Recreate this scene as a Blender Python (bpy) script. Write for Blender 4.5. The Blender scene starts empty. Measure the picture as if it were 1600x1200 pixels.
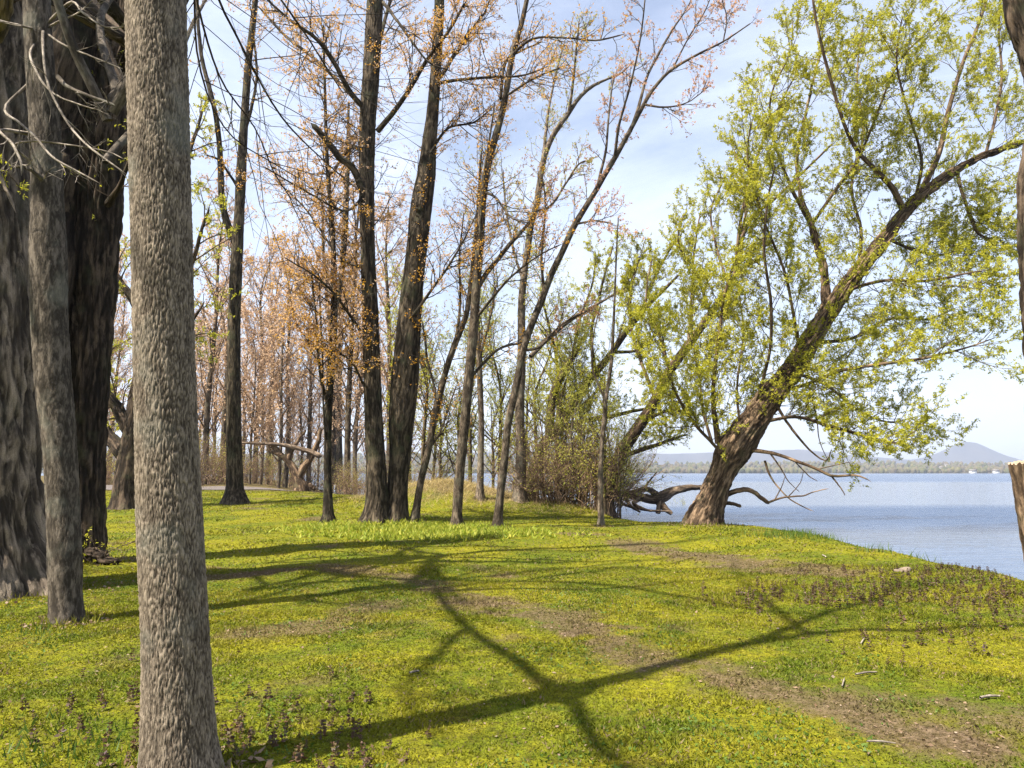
import bpy, math
import numpy as np
from mathutils import Vector

S = bpy.context.scene
COL = S.collection

# ------------------------------------------------------------------ camera
CAM = np.array([0.0, 0.0, 1.6]); F = 1160.0; PITCH = math.radians(6.78)
cd = bpy.data.cameras.new('camera'); cam = bpy.data.objects.new('camera', cd); COL.objects.link(cam)
cam.location = CAM; cam.rotation_euler = (math.pi/2 + PITCH, 0, 0)
cd.sensor_width = 36; cd.lens = 36*F/1600; cd.clip_end = 20000; cd.clip_start = 0.1
S.camera = cam
# ------------------------------------------------------------------ sky and sun
SUN_EL = 57.0; LX, LY = 0.85, 0.527            # horizontal direction the light travels
world = bpy.data.worlds.new('World'); S.world = world; world.use_nodes = True
wn = world.node_tree; wn.nodes.clear()
def N(nt, t, **kw):
    n = nt.nodes.new(t)
    for k, v in kw.items(): setattr(n, k, v)
    return n
wo = N(wn, 'ShaderNodeOutputWorld'); bg = N(wn, 'ShaderNodeBackground'); sky = N(wn, 'ShaderNodeTexSky')
sky.sky_type = 'NISHITA'; sky.sun_disc = False
sky.sun_elevation = math.radians(SUN_EL); sky.sun_rotation = math.atan2(-LX, -LY)
sky.air_density = 1.0; sky.dust_density = 1.6; sky.ozone_density = 1.5
tc = N(wn, 'ShaderNodeTexCoord'); mp = N(wn, 'ShaderNodeMapping'); mp.inputs['Scale'].default_value = (1.0, 1.3, 2.2)
mp.inputs['Rotation'].default_value = (0.25, 0.2, 0.5)
nz = N(wn, 'ShaderNodeTexNoise'); nz.inputs['Scale'].default_value = 1.7; nz.inputs['Detail'].default_value = 8; nz.inputs['Roughness'].default_value = 0.62
nz.inputs['Distortion'].default_value = 0.6
rp = N(wn, 'ShaderNodeMapRange'); rp.inputs[1].default_value = 0.36; rp.inputs[2].default_value = 0.66; rp.inputs[3].default_value = 0.15; rp.inputs[4].default_value = 0.58
mx = N(wn, 'ShaderNodeMix', data_type='RGBA'); mx.inputs[7].default_value = (7.6, 8.1, 9.6, 1)
wn.links.new(tc.outputs['Generated'], mp.inputs[0]); wn.links.new(mp.outputs[0], nz.inputs[0])
wn.links.new(nz.outputs[0], rp.inputs[0]); wn.links.new(rp.outputs[0], mx.inputs[0])
wn.links.new(sky.outputs[0], mx.inputs[6]); wn.links.new(mx.outputs[2], bg.inputs[0]); wn.links.new(bg.outputs[0], wo.inputs[0])
bg.inputs[1].default_value = 0.063
sd = bpy.data.lights.new('sun', 'SUN'); sun = bpy.data.objects.new('sun', sd); COL.objects.link(sun)
sd.energy = 5.0; sd.angle = math.radians(0.8); sd.color = (1.0, 0.93, 0.80)
ce = math.cos(math.radians(SUN_EL)); hn = math.hypot(LX, LY)
sun.rotation_euler = Vector((LX/hn*ce, LY/hn*ce, -math.sin(math.radians(SUN_EL)))).to_track_quat('-Z', 'Y').to_euler()
sun.location = (-30, -20, 60)
S.view_settings.view_transform = 'Standard'; S.view_settings.look = 'None'
S.view_settings.exposure = 1.68; S.view_settings.gamma = 1.0; S.view_settings.use_curve_mapping = False
S.render.engine = 'CYCLES'
c = S.cycles; c.max_bounces = 7; c.diffuse_bounces = 3; c.glossy_bounces = 3; c.transmission_bounces = 4; c.volume_bounces = 0
c.sample_clamp_indirect = 4; c.use_denoising = True; c.denoiser = 'OPENIMAGEDENOISE'; c.denoising_input_passes = 'RGB_ALBEDO_NORMAL'; c.denoising_prefilter = 'NONE'; c.caustics_reflective = False; c.caustics_refractive = False

# ------------------------------------------------------------------ helpers
def nrm(v): return v/np.maximum(np.linalg.norm(v, axis=-1, keepdims=True), 1e-9)
_perm = np.random.default_rng(7).permutation(256); _perm = np.concatenate([_perm, _perm, _perm])
_grad = nrm(np.random.default_rng(8).normal(size=(256, 3)))
def perlin(p):
    """gradient noise, about -0.7..0.7; p (...,3)"""
    p = np.asarray(p, float); i = np.floor(p).astype(int); f = p - i; i &= 255
    u = f*f*f*(f*(f*6-15)+10); out = 0
    for dx in (0, 1):
        for dy in (0, 1):
            for dz in (0, 1):
                h = _perm[_perm[_perm[(i[..., 0]+dx) & 255] + ((i[..., 1]+dy) & 255)] + ((i[..., 2]+dz) & 255)]
                g = _grad[h]; d = f - np.array([dx, dy, dz])
                w = (u[..., 0] if dx else 1-u[..., 0])*(u[..., 1] if dy else 1-u[..., 1])*(u[..., 2] if dz else 1-u[..., 2])
                out = out + w*(g*d).sum(-1)
    return out
def fbm(p, o=4):
    a = 1; s = 0
    for k in range(o): s = s + a*perlin(np.asarray(p)*2**k + 17.3*k); a *= .5
    return s
def n2(x, y, sc, o=1, z=0.0):
    return fbm(np.stack([x*sc, y*sc, np.full_like(x, z+.37)], -1), o)
def sst(a, b, x):
    t = np.clip((x-a)/(b-a), 0, 1); return t*t*(3-2*t)
RS, CT = math.sin(PITCH), math.cos(PITCH)
def ray(x, y):
    u = (x-800)/F; v = (600-y)/F
    return np.array([u, CT - v*RS, RS + v*CT])
def at(x, y, D):
    """the point at horizontal distance D in front of the camera, in metres, and its scale (metres per photograph pixel)"""
    d = ray(x, y); t = D/d[1]; return CAM + d*t, t/F

# ------------------------------------------------------------------ land shape
WATER_Z = -0.45
SHORE = np.array([(9, -60), (8.6, 0), (8.35, 8), (8.4, 12), (8.5, 15), (8.6, 18), (8.3, 20.2), (7.9, 22.0), (7.0, 23.6), (5.0, 25.2), (4.3, 27.5), (3.9, 30.5),
                  (2.8, 34.5), (0.5, 37.5), (-3, 40.5), (-8, 46), (-13, 58), (-19, 74), (-26, 100), (-42, 140), (-160, 190), (-400, 200), (-400, -60)], float)
def shore_dist(x, y):
    """signed distance to the shoreline, positive on land"""
    best = np.full(x.shape, 1e9); inside = np.zeros(x.shape, bool); n = len(SHORE)
    for k in range(n):
        a = SHORE[k]; b = SHORE[(k+1) % n]; e = b-a
        t = np.clip(((x-a[0])*e[0]+(y-a[1])*e[1])/(e@e), 0, 1)
        best = np.minimum(best, np.hypot(x-a[0]-t*e[0], y-a[1]-t*e[1]))
        cr = ((a[1] > y) != (b[1] > y)) & (x < (b[0]-a[0])*(y-a[1])/((b[1]-a[1]) if b[1] != a[1] else 1e-9)+a[0])
        inside ^= cr
    return np.where(inside, best, -best)
def polydist(x, y, pts):
    best = np.full(x.shape, 1e9)
    for a, b in zip(pts[:-1], pts[1:]):
        a = np.array(a, float); b = np.array(b, float); e = b-a
        t = np.clip(((x-a[0])*e[0]+(y-a[1])*e[1])/(e@e), 0, 1)
        best = np.minimum(best, np.hypot(x-a[0]-t*e[0], y-a[1]-t*e[1]))
    return best
def ground_z(x, y, s=None):
    x = np.asarray(x, float); y = np.asarray(y, float)
    if s is None: s = shore_dist(x, y)
    z = 0.9*sst(15, 50, y)*sst(0, 9, s) + 0.10*n2(x, y, .22, 2) + 0.05*n2(x, y, .9, 2, 5)
    z = z + 0.95*np.exp(-((x+2.6)/2.9)**2-((y-31)/2.6)**2) + 0.35*np.exp(-((x-1.8)/2.2)**2-((y-30)/1.8)**2)
    z = z + 0.16*np.exp(-((x-6.5)/2.2)**2-((y-20)/2.6)**2)*sst(0, 1.2, s) - 0.10*np.exp(-((x-4.2)/2.2)**2-((y-16.5)/1.2)**2)
    z = z + 0.12*np.exp(-((x+4.2)/1.6)**2-((y-22.3)/1.2)**2)
    return -1.6 + (z+1.6)*sst(-2.4, 1.1, s) - 0.0*s
def gz(x, y): return float(ground_z(np.array([x]), np.array([y]))[0])
def hit(x, y):
    """where the ray through photograph pixel (x, y) meets the ground"""
    d = ray(x, y); t = np.linspace(2, 90, 3000); p = CAM + t[:, None]*d
    k = np.argmax(p[:, 2] < ground_z(p[:, 0], p[:, 1]))
    return p[k] if k else p[-1]

# ------------------------------------------------------------------ meshes
def mesh(name, V, quads=None, tris=None, mat=None, attrs=None, smooth=True):
    me = bpy.data.meshes.new(name); V = np.asarray(V, np.float32).reshape(-1, 3)
    me.vertices.add(len(V)); me.vertices.foreach_set('co', V.ravel())
    parts = []; tot = []
    if quads is not None and len(quads): q = np.asarray(quads, np.int32); parts.append(q.ravel()); tot.append(np.full(len(q), 4, np.int32))
    if tris is not None and len(tris): q = np.asarray(tris, np.int32); parts.append(q.ravel()); tot.append(np.full(len(q), 3, np.int32))
    li = np.concatenate(parts); lt = np.concatenate(tot); ls = np.concatenate([[0], np.cumsum(lt)[:-1]]).astype(np.int32)
    me.loops.add(len(li)); me.loops.foreach_set('vertex_index', li)
    me.polygons.add(len(lt)); me.polygons.foreach_set('loop_start', ls); me.polygons.foreach_set('loop_total', lt)
    if smooth: me.polygons.foreach_set('use_smooth', np.ones(len(lt), bool))
    me.update(calc_edges=True)
    for k, a in (attrs or {}).items():
        a = np.asarray(a, np.float32)
        if a.ndim == 1: at_ = me.attributes.new(k, 'FLOAT', 'POINT'); at_.data.foreach_set('value', a)
        else: at_ = me.attributes.new(k, 'FLOAT_VECTOR', 'POINT'); at_.data.foreach_set('vector', a.ravel())
    if mat: me.materials.append(mat)
    return me
def obj(name, me, parent=None, kind=None, label=None, cat=None, group=None):
    o = bpy.data.objects.new(name, me); COL.objects.link(o)
    if parent is not None: o.parent = parent; o.matrix_parent_inverse = parent.matrix_basis.inverted()
    for k, v in (('kind', kind), ('label', label), ('category', cat), ('group', group)):
        if v: o[k] = v
    return o
def thing(name, loc, label, cat, group=None):
    o = bpy.data.objects.new(name, None); o.location = [float(v) for v in loc]; o.empty_display_size = .3; COL.objects.link(o)
    o['label'] = label; o['category'] = cat
    if group: o['group'] = group
    return o
def tubes(P, R, sides, rng=None, disp=None, cap=False):
    """P (N,K,3) centre lines, R (N,K) radii -> verts, quads, bark coordinates"""
    Nn, K = R.shape
    T = nrm(np.gradient(P, axis=1)); D = nrm(P[:, -1]-P[:, 0])
    ref = np.where(np.abs(D[:, 2:3]) > .8, np.array([[0., 1, 0]]), np.array([[0., 0, 1]]))[:, None, :]
    A = nrm(np.cross(np.broadcast_to(ref, T.shape), T)); B = np.cross(T, A)
    th = np.linspace(0, 2*math.pi, sides, endpoint=False); cs, sn = np.cos(th), np.sin(th)
    O = A[:, :, None, :]*cs[:, None] + B[:, :, None, :]*sn[:, None]
    s = np.concatenate([np.zeros((Nn, 1)), np.cumsum(np.linalg.norm(np.diff(P, axis=1), axis=-1), 1)], 1)
    bk = np.stack([np.broadcast_to(cs, (Nn, K, sides))*R[..., None], np.broadcast_to(sn, (Nn, K, sides))*R[..., None], np.broadcast_to(s[..., None], (Nn, K, sides))], -1)
    if rng is not None: bk = bk + rng.uniform(0, 20, (Nn, 1, 1, 3))
    RR = R[..., None]*np.ones(sides); cav = None
    if disp is not None: RR, cav = disp(bk, RR, s, th)
    V = P[:, :, None, :] + O*RR[..., None]
    base = (np.arange(Nn)*K*sides)[:, None, None]; k = np.arange(K-1)[None, :, None]*sides; j = np.arange(sides)[None, None, :]; j2 = (j+1) % sides
    Q = np.stack([base+k+j, base+k+j2, base+k+sides+j2, base+k+sides+j], -1).reshape(-1, 4)
    return V.reshape(-1, 3), Q, bk.reshape(-1, 3), (None if cav is None else cav.reshape(-1))
def spline(P, K):
    """Catmull-Rom through the rows of P (positions and radius), K samples evenly along the length"""
    P = np.asarray(P, float)
    if len(P) == 2: P = np.stack([P[0], (P[0]+P[1])/2, P[1]])
    Q = np.vstack([2*P[0]-P[1], P, 2*P[-1]-P[-2]]); out = []
    for i in range(1, len(Q)-2):
        t = np.linspace(0, 1, 24, endpoint=False)[:, None]; a, b, c_, d = Q[i-1], Q[i], Q[i+1], Q[i+2]
        out.append(.5*(2*b+(c_-a)*t+(2*a-5*b+4*c_-d)*t*t+(3*b-a-3*c_+d)*t**3))
    out = np.vstack(out+[P[-1:]]); s = np.concatenate([[0], np.cumsum(np.linalg.norm(np.diff(out[:, :3], axis=0), axis=1))])
    u = np.linspace(0, s[-1], K); return np.stack([np.interp(u, s, out[:, i]) for i in range(out.shape[1])], 1)
def trace(pts, D, K=20):
    """photograph polyline (x, y, width px[, metres nearer or farther]) on a tree standing D metres away -> (K,4)"""
    rows = []
    for p in pts:
        q, m = at(p[0], p[1], D + (p[3] if len(p) > 3 else 0)); rows.append([*q, p[2]*.5*m])
    r = spline(rows, K); r[:, 3] = np.maximum(r[:, 3], .002); return r
def spawn(P, R, rng, n, t0, t1, L, ang, K=5, jit=.15, up=.05, rk=.55, lt=.4, rcap=9, tip=.35, rmin=.0018):
    Nn, K0 = R.shape
    t = t0+(t1-t0)*(np.arange(n)[None]+rng.random((Nn, n)))/n; f = t*(K0-1); i = np.minimum(f.astype(int), K0-2); w = (f-i)[..., None]
    r_ = np.arange(Nn)[:, None]; a, b = P[r_, i], P[r_, i+1]; st = a*(1-w)+b*w; tg = nrm(b-a)
    rd = (R[r_, i]*(1-w[..., 0])+R[r_, i+1]*w[..., 0])
    pp = nrm(np.cross(tg, rng.normal(size=tg.shape)))
    an = np.radians(ang)*rng.uniform(.65, 1.3, t.shape)[..., None]
    d = nrm(np.cos(an)*tg+np.sin(an)*pp)
    ln = np.asarray(L)*(1-lt*t)*rng.uniform(.55, 1.2, t.shape)
    out = [st]; p = st
    for k in range(1, K):
        d = nrm(d+jit*rng.normal(size=d.shape)+np.array([0, 0, up])); p = p+d*(ln/(K-1))[..., None]; out.append(p)
    C = np.stack(out, 2).reshape(-1, K, 3); r0 = np.clip(rd*rk, rmin, rcap).reshape(-1, 1)
    return C, r0*np.linspace(1, tip, K)[None], ln.reshape(-1)
def leaves(P, rng, n, ll, lw, droop=.2, spread=.7, t0=.1, clus=1, off=0.):
    """leaf blades along twigs P -> verts, quads (a blade folded along its midrib)"""
    Nn, K = P.shape[:2]
    t = t0+(1-t0)*rng.random((Nn, n)); f = t*(K-1); i = np.minimum(f.astype(int), K-2); w = (f-i)[..., None]; r_ = np.arange(Nn)[:, None]
    a, b = P[r_, i], P[r_, i+1]; p = (a*(1-w)+b*w).reshape(-1, 3); tg = nrm(b-a).reshape(-1, 3)
    if clus > 1: p = np.repeat(p, clus, 0); tg = np.repeat(tg, clus, 0)
    d = nrm(tg*(1-spread)+rng.normal(size=p.shape)*spread+np.array([0, 0, -droop]))
    if off: p = p+rng.normal(size=p.shape)*off
    n_ = len(p); l = (ll*rng.uniform(.6, 1.25, n_))[:, None]; w = (lw*rng.uniform(.8, 1.25, n_))[:, None]; s_ = nrm(np.cross(d, rng.normal(size=d.shape)))
    V = np.stack([p, p+d*l*.6+s_*w*.7, p+d*l-s_*w*.4], 1); return V.reshape(-1, 3), np.arange(3*n_).reshape(-1, 3)
def blades(p, d, rng, ll, lw, rise=.0):
    n = len(p); l = (ll*rng.uniform(.6, 1.25, n))[:, None]; wd = (np.asarray(lw)*rng.uniform(.75, 1.2, n))[:, None]
    sd_ = nrm(np.cross(d, rng.normal(size=d.shape))); up = np.cross(sd_, d)
    m = p+d*l*.45+up*l*.06
    V = np.stack([p, m+sd_*wd*.5-up*l*.05, p+d*l-up*l*.08, m-sd_*wd*.5-up*l*.05], 1)
    return V.reshape(-1, 3), np.arange(4*n).reshape(-1, 4)
def merge(parts):
    V = []; Q = []; B = []; o = 0
    for p in parts:
        V.append(p[0]); Q.append(p[1]+o); o += len(p[0])
        if len(p) > 2: B.append(p[2])
    return np.vstack(V), np.vstack(Q), (np.vstack(B) if B else None)

# ------------------------------------------------------------------ materials
def mat(name):
    m = bpy.data.materials.new(name); m.use_nodes = True; nt = m.node_tree; nt.nodes.clear()
    o = N(nt, 'ShaderNodeOutputMaterial'); return m, nt, o
def ramp(nt, stops):
    r = N(nt, 'ShaderNodeValToRGB'); e = r.color_ramp.elements
    while len(e) < len(stops): e.new(.5)
    for k, (p, col) in enumerate(stops): e[k].position = p; e[k].color = (*col, 1)
    return r
def noise(nt, vec, sc, det=4, rough=.55, dist=0.):
    n = N(nt, 'ShaderNodeTexNoise'); n.inputs['Scale'].default_value = sc; n.inputs['Detail'].default_value = det
    n.inputs['Roughness'].default_value = rough; n.inputs['Distortion'].default_value = dist
    if vec is not None: nt.links.new(vec, n.inputs['Vector'])
    return n
def mixc(nt, f, a, b, mode='MIX'):
    m = N(nt, 'ShaderNodeMix', data_type='RGBA', blend_type=mode)
    for s, v in ((0, f), (6, a), (7, b)):
        if hasattr(v, 'is_linked') or hasattr(v, 'links'): nt.links.new(v, m.inputs[s])
        else: m.inputs[s].default_value = v if s == 0 else (*v, 1)
    return m.outputs[2]
def mrange(nt, v, a, b, c_=0., d=1.):
    m = N(nt, 'ShaderNodeMapRange'); nt.links.new(v, m.inputs[0])
    for k, x in zip((1, 2, 3, 4), (a, b, c_, d)): m.inputs[k].default_value = x
    return m.outputs[0]
AL = .66
def sc3(c_, k=AL): return tuple(x*k for x in c_)
def bark(name, ridge, mid, furrow, freq=28., stretch=.28, bump=.02, lichen=(.30, .32, .25), lich=.25, cavity=False, moss=None, mott=1.):
    ridge, mid, furrow, lichen = sc3(ridge, .74), sc3(mid, .62), sc3(furrow, .5), sc3(lichen); moss = moss and sc3(moss)
    m, nt, o = mat(name); L = nt.links.new
    b = N(nt, 'ShaderNodeBsdfPrincipled'); b.inputs['Roughness'].default_value = .9; b.inputs['Specular IOR Level'].default_value = .12
    a = N(nt, 'ShaderNodeAttribute', attribute_name='bk'); mpg = N(nt, 'ShaderNodeMapping'); mpg.inputs['Scale'].default_value = (1, 1, stretch)
    L(a.outputs['Vector'], mpg.inputs[0])
    n1 = noise(nt, mpg.outputs[0], freq, 6, .62, .8); n_l = noise(nt, a.outputs['Vector'], 2.2, 3); n_f = noise(nt, a.outputs['Vector'], freq*4, 3, .6)
    r = ramp(nt, [(.36, furrow), (.50, mid), (.64, ridge)]); L(n1.outputs[0], r.inputs[0]); col = r.outputs[0]
    if cavity:
        ca = N(nt, 'ShaderNodeAttribute', attribute_name='cav'); r2 = ramp(nt, [(.22, furrow), (.46, mid), (.72, ridge)]); L(ca.outputs['Fac'], r2.inputs[0])
        col = mixc(nt, .7, col, r2.outputs[0])
    n_m = noise(nt, mpg.outputs[0], freq*.28, 4, .7, .5); col = mixc(nt, mrange(nt, n_m.outputs[0],   .38, .56, .88*mott, 0), col, tuple(x*.30 for x in mid)); col = mixc(nt, mrange(nt, n_m.outputs[0], .51, .66, 0, .8*mott), col, tuple(min(1, x*1.35) for x in ridge))
    lf = mrange(nt, n_l.outputs[0], .54, .66, 0, lich); col = mixc(nt, lf, col, lichen)
    if moss:
        nm = noise(nt, a.outputs['Vector'], 1.3, 5, .65); col = mixc(nt, mrange(nt, nm.outputs[0], .5, .62, 0, .75), col, moss)
    col = mixc(nt, mrange(nt, n_f.outputs[0], .3, .7, .0, .45), col, tuple(x*.45 for x in mid))
    L(col, b.inputs['Base Color'])
    bp = N(nt, 'ShaderNodeBump'); bp.inputs['Distance'].default_value = bump; bp.inputs['Strength'].default_value = 1.
    L(n1.outputs[0], bp.inputs['Height']); L(bp.outputs[0], b.inputs['Normal']); L(b.outputs[0], o.inputs[0]); return m
def leafm(name, cols, trans=.45, rough=.6):
    cols = [sc3(c_, .92) for c_ in cols]
    m, nt, o = mat(name); L = nt.links.new; g = N(nt, 'ShaderNodeNewGeometry')
    r = ramp(nt, [(k/(len(cols)-1) if len(cols) > 1 else 0, c_) for k, c_ in enumerate(cols)]); L(g.outputs['Random Per Island'], r.inputs[0])
    pn = noise(nt, g.outputs['Position'], 1.1, 3); col = mixc(nt, mrange(nt, pn.outputs[0], .35, .7, 0, .55), r.outputs[0], cols[0])
    d = N(nt, 'ShaderNodeBsdfPrincipled'); d.inputs['Roughness'].default_value = rough; d.inputs['Specular IOR Level'].default_value = .3
    t = N(nt, 'ShaderNodeBsdfTranslucent'); x = N(nt, 'ShaderNodeMixShader'); x.inputs[0].default_value = trans
    L(col, d.inputs['Base Color']); L(col, t.inputs[0]); L(d.outputs[0], x.inputs[1]); L(t.outputs[0], x.inputs[2]); L(x.outputs[0], o.inputs[0]); return m
def plain(name, col, rough=.85, var=.35, sc=6., col2=None, bump=0.):
    col = sc3(col); col2 = col2 and sc3(col2)
    m, nt, o = mat(name); L = nt.links.new; b = N(nt, 'ShaderNodeBsdfPrincipled'); b.inputs['Roughness'].default_value = rough; b.inputs['Specular IOR Level'].default_value = .2
    g = N(nt, 'ShaderNodeNewGeometry'); n = noise(nt, g.outputs['Position'], sc, 6, .65)
    c_ = mixc(nt, mrange(nt, n.outputs[0], .35, .68), tuple(x*(1-var) for x in col), col2 or tuple(min(1, x*(1+var)) for x in col)); L(c_, b.inputs['Base Color'])
    if bump:
        bp = N(nt, 'ShaderNodeBump'); bp.inputs['Distance'].default_value = bump; L(n.outputs[0], bp.inputs['Height']); L(bp.outputs[0], b.inputs['Normal'])
    L(b.outputs[0], o.inputs[0]); return m
def lawn_colour(nt, bladed):
    """moss and short grass: yellow green, deeper green and dry brown patches in world space, bare soil where the attribute says"""
    L = nt.links.new; g = N(nt, 'ShaderNodeNewGeometry'); pos = g.outputs['Position']
    a = noise(nt, pos, .55, 5, .62, .6); b = noise(nt, pos, 2.7, 5, .66, .4); d = noise(nt, pos, 14., 6, .7)
    col = mixc(nt, mrange(nt, a.outputs[0], .40, .60), (.262, .252, .012), (.120, .160, .009))
    col = mixc(nt, mrange(nt, b.outputs[0], .48, .70, 0, .6), col, (.34, .29, .022))
    e = noise(nt, pos, 1.3, 6, .7, .3); col = mixc(nt, mrange(nt, e.outputs[0], .57, .70, 0, .65), col, (.22, .15, .04))
    f = noise(nt, pos, 5.2, 4, .6); col = mixc(nt, mrange(nt, f.outputs[0], .58, .68, 0, .8), col, (.075, .125, .008))
    sa = N(nt, 'ShaderNodeAttribute', attribute_name='soil')
    soil = mixc(nt, mrange(nt, d.outputs[0], .38, .62), (.045, .028, .016), (.17, .12, .078)); hh_ = noise(nt, pos, 55., 3, .6); soil = mixc(nt, mrange(nt, hh_.outputs[0], .5, .62, 0, .7), soil, (.034, .023, .015))
    sat = N(nt, 'ShaderNodeVectorMath', operation='SCALE'); L(col, sat.inputs[0]); sat.inputs['Scale'].default_value = .80; col = sat.outputs[0]
    if bladed:
        rr = mrange(nt, g.outputs['Random Per Island'], 0, 1, .62, 1.22); h = N(nt, 'ShaderNodeVectorMath', operation='SCALE'); L(col, h.inputs[0]); L(rr, h.inputs['Scale']); col = h.outputs[0]
        dry = mrange(nt, g.outputs['Random Per Island'], .90, .93); col = mixc(nt, dry, col, (.20, .15, .075))
        col = mixc(nt, sa.outputs['Fac'], col, (.14, .10, .05))
    else:
        h_ = noise(nt, pos, 70., 3, .6); col = mixc(nt, mrange(nt, d.outputs[0], .42, .60, 0, .7), col, (.045, .042, .008)); col = mixc(nt, mrange(nt, h_.outputs[0], .45, .62, 0, .6), col, (.034, .032, .008))
        col = mixc(nt, sa.outputs['Fac'], col, soil)
    return col, d, f

M = {}
M['ash'] = bark('ash_bark', (.43, .35, .265), (.20, .157, .116), (.030, .021, .015), 64, .25, .008, (.30, .31, .26), .40, True, None, .4)
M['smooth'] = bark('young_bark', (.20, .165, .13), (.13, .105, .08), (.05, .038, .028), 56, .3, .01, (.30, .30, .24), .4, True)
M['oldwillow'] = bark('old_willow_bark', (.40, .315, .235), (.15, .115, .085), (.016, .012, .009), 20, .2, .03, (.25, .25, .18), .2, True)
M['darkwillow'] = bark('dark_willow_bark', (.17, .122, .085), (.060, .043, .030), (.009, .0065, .005), 20, .2, .03, (.14, .15, .08), .3, True)
M['willow'] = bark('leaning_willow_bark', (.38, .26, .165), (.17, .112, .070), (.03, .019, .012), 22, .22, .03, (.30, .27, .14), .3, True)
M['maple'] = bark('maple_bark', (.17, .132, .090), (.064, .049, .033), (.013, .010, .007), 32, .22, .02, (.11, .12, .065), .5, True)
M['pale'] = bark('pale_bark', (.30, .235, .175), (.19, .145, .105), (.12, .085, .06), 34, .4, .01, (.33, .32, .25), .35, False)
M['grey'] = bark('grey_brown_bark', (.21, .162, .115), (.110, .083, .058), (.033, .025, .018), 30, .35, .012, (.22, .22, .15), .4, False)
M['mossy'] = bark('mossy_bark', (.20, .145, .09), (.11, .08, .05), (.035, .025, .017), 22, .3, .02, (.2, .2, .1), .3, False, (.17, .17, .015))
M['deadwood'] = bark('dead_wood', (.42, .31, .22), (.24, .17, .12), (.07, .05, .035), 26, .2, .015, (.3, .27, .22), .2, False)
M['twig_dark'] = bark('dark_twig', (.11, .085, .065), (.07, .054, .042), (.035, .027, .021), 40, .4, .003, lich=.1)
M['twig_pale'] = bark('pale_twig', (.50, .43, .36), (.36, .30, .24), (.18, .14, .11), 40, .4, .003, lich=.1)
M['twig_pink'] = bark('budding_twig', (.36, .25, .17), (.26, .18, .125), (.15, .10, .07), 40, .4, .003, lich=.1)
M['twig_tan'] = bark('dry_twig', (.60, .41, .26), (.42, .27, .165), (.17, .11, .065), 40, .4, .003, lich=.1)
M['twig_brown'] = bark('brown_twig', (.22, .16, .11), (.14, .10, .07), (.07, .05, .04), 40, .4, .003, lich=.1)
M['leaf_willow'] = leafm('willow_leaf', [(.32, .335, .020), (.47, .445, .025), (.57, .50, .035), (.46, .46, .10)], .5)
M['leaf_pale'] = leafm('young_leaf', [(.34, .36, .05), (.46, .45, .07), (.54, .48, .10)], .5)
M['leaf_orange'] = leafm('maple_flower', [(.50, .23, .02), (.66, .34, .015), (.70, .42, .04), (.52, .26, .07)], .5)
M['leaf_pink'] = leafm('red_maple_leaf', [(.55, .30, .20), (.62, .38, .24), (.56, .33, .10)], .5)
M['leaf_bud'] = leafm('bud_cluster', [(.54, .36, .24), (.66, .48, .34), (.62, .40, .17)], .45)
M['leaf_bright'] = leafm('lush_leaf', [(.16, .23, .015), (.34, .36, .03), (.50, .46, .08)], .4)
M['leaf_dark'] = leafm('iris_leaf', [(.06, .11, .012), (.12, .18, .02)], .35)
M['nettle'] = leafm('dead_nettle_leaf', [(.07, .038, .024), (.12, .062, .035), (.12, .10, .02), (.09, .055, .07)], .3)
M['dead_leaf'] = leafm('fallen_leaf', [(.17, .105, .06), (.26, .18, .115), (.12, .07, .04), (.32, .25, .18)], .15)
M['dry_grass'] = leafm('dry_grass_blade', [(.42, .31, .13), (.55, .42, .20), (.40, .33, .08)], .35)
M['cut_wood'] = plain('weathered_cut_wood', (.52, .38, .26), .85, .35, 9)
M['stone'] = plain('pale_stone', (.34, .26, .19), .8, .3, 14, bump=.01)
M['gravel'] = plain('gravel', (.17, .145, .135), .95, .4, 22, bump=.02)
M['house_wall'] = plain('white_paint', (.72, .72, .70), .6, .05, .3)
M['house_roof'] = plain('roofing', (.25, .23, .22), .8, .1, .3)
M['far_hill'] = plain('far_hillside', (.075, .072, .035), .95, .3, .012, (.13, .10, .06))
M['mountain'] = plain('mountain_forest', (.035, .042, .052), .95, .35, .008, (.07, .066, .07), bump=8.)
M['forest'] = leafm('far_crown', [(.045, .05, .016), (.085, .085, .025), (.115, .085, .05), (.08, .06, .04), (.13, .115, .04)], .0, .9)
# lawn
m, nt, o = mat('lawn'); b = N(nt, 'ShaderNodeBsdfPrincipled'); b.inputs['Roughness'].default_value = .95; b.inputs['Specular IOR Level'].default_value = .05
col, nb, nb2 = lawn_colour(nt, False); nt.links.new(col, b.inputs['Base Color']); bp = N(nt, 'ShaderNodeBump'); bp.inputs['Distance'].default_value = .05; bp.inputs['Strength'].default_value = .8
nt.links.new(nb.outputs[0], bp.inputs['Height']); nt.links.new(bp.outputs[0], b.inputs['Normal']); nt.links.new(b.outputs[0], o.inputs[0]); M['lawn'] = m
m, nt, o = mat('grass_blade'); d_ = N(nt, 'ShaderNodeBsdfPrincipled'); d_.inputs['Roughness'].default_value = .7; d_.inputs['Specular IOR Level'].default_value = .2
col, _, _ = lawn_colour(nt, True); t_ = N(nt, 'ShaderNodeBsdfTranslucent'); x_ = N(nt, 'ShaderNodeMixShader'); x_.inputs[0].default_value = .35
nt.links.new(col, d_.inputs['Base Color']); nt.links.new(col, t_.inputs[0]); nt.links.new(d_.outputs[0], x_.inputs[1]); nt.links.new(t_.outputs[0], x_.inputs[2]); nt.links.new(x_.outputs[0], o.inputs[0]); M['blade'] = m
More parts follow.
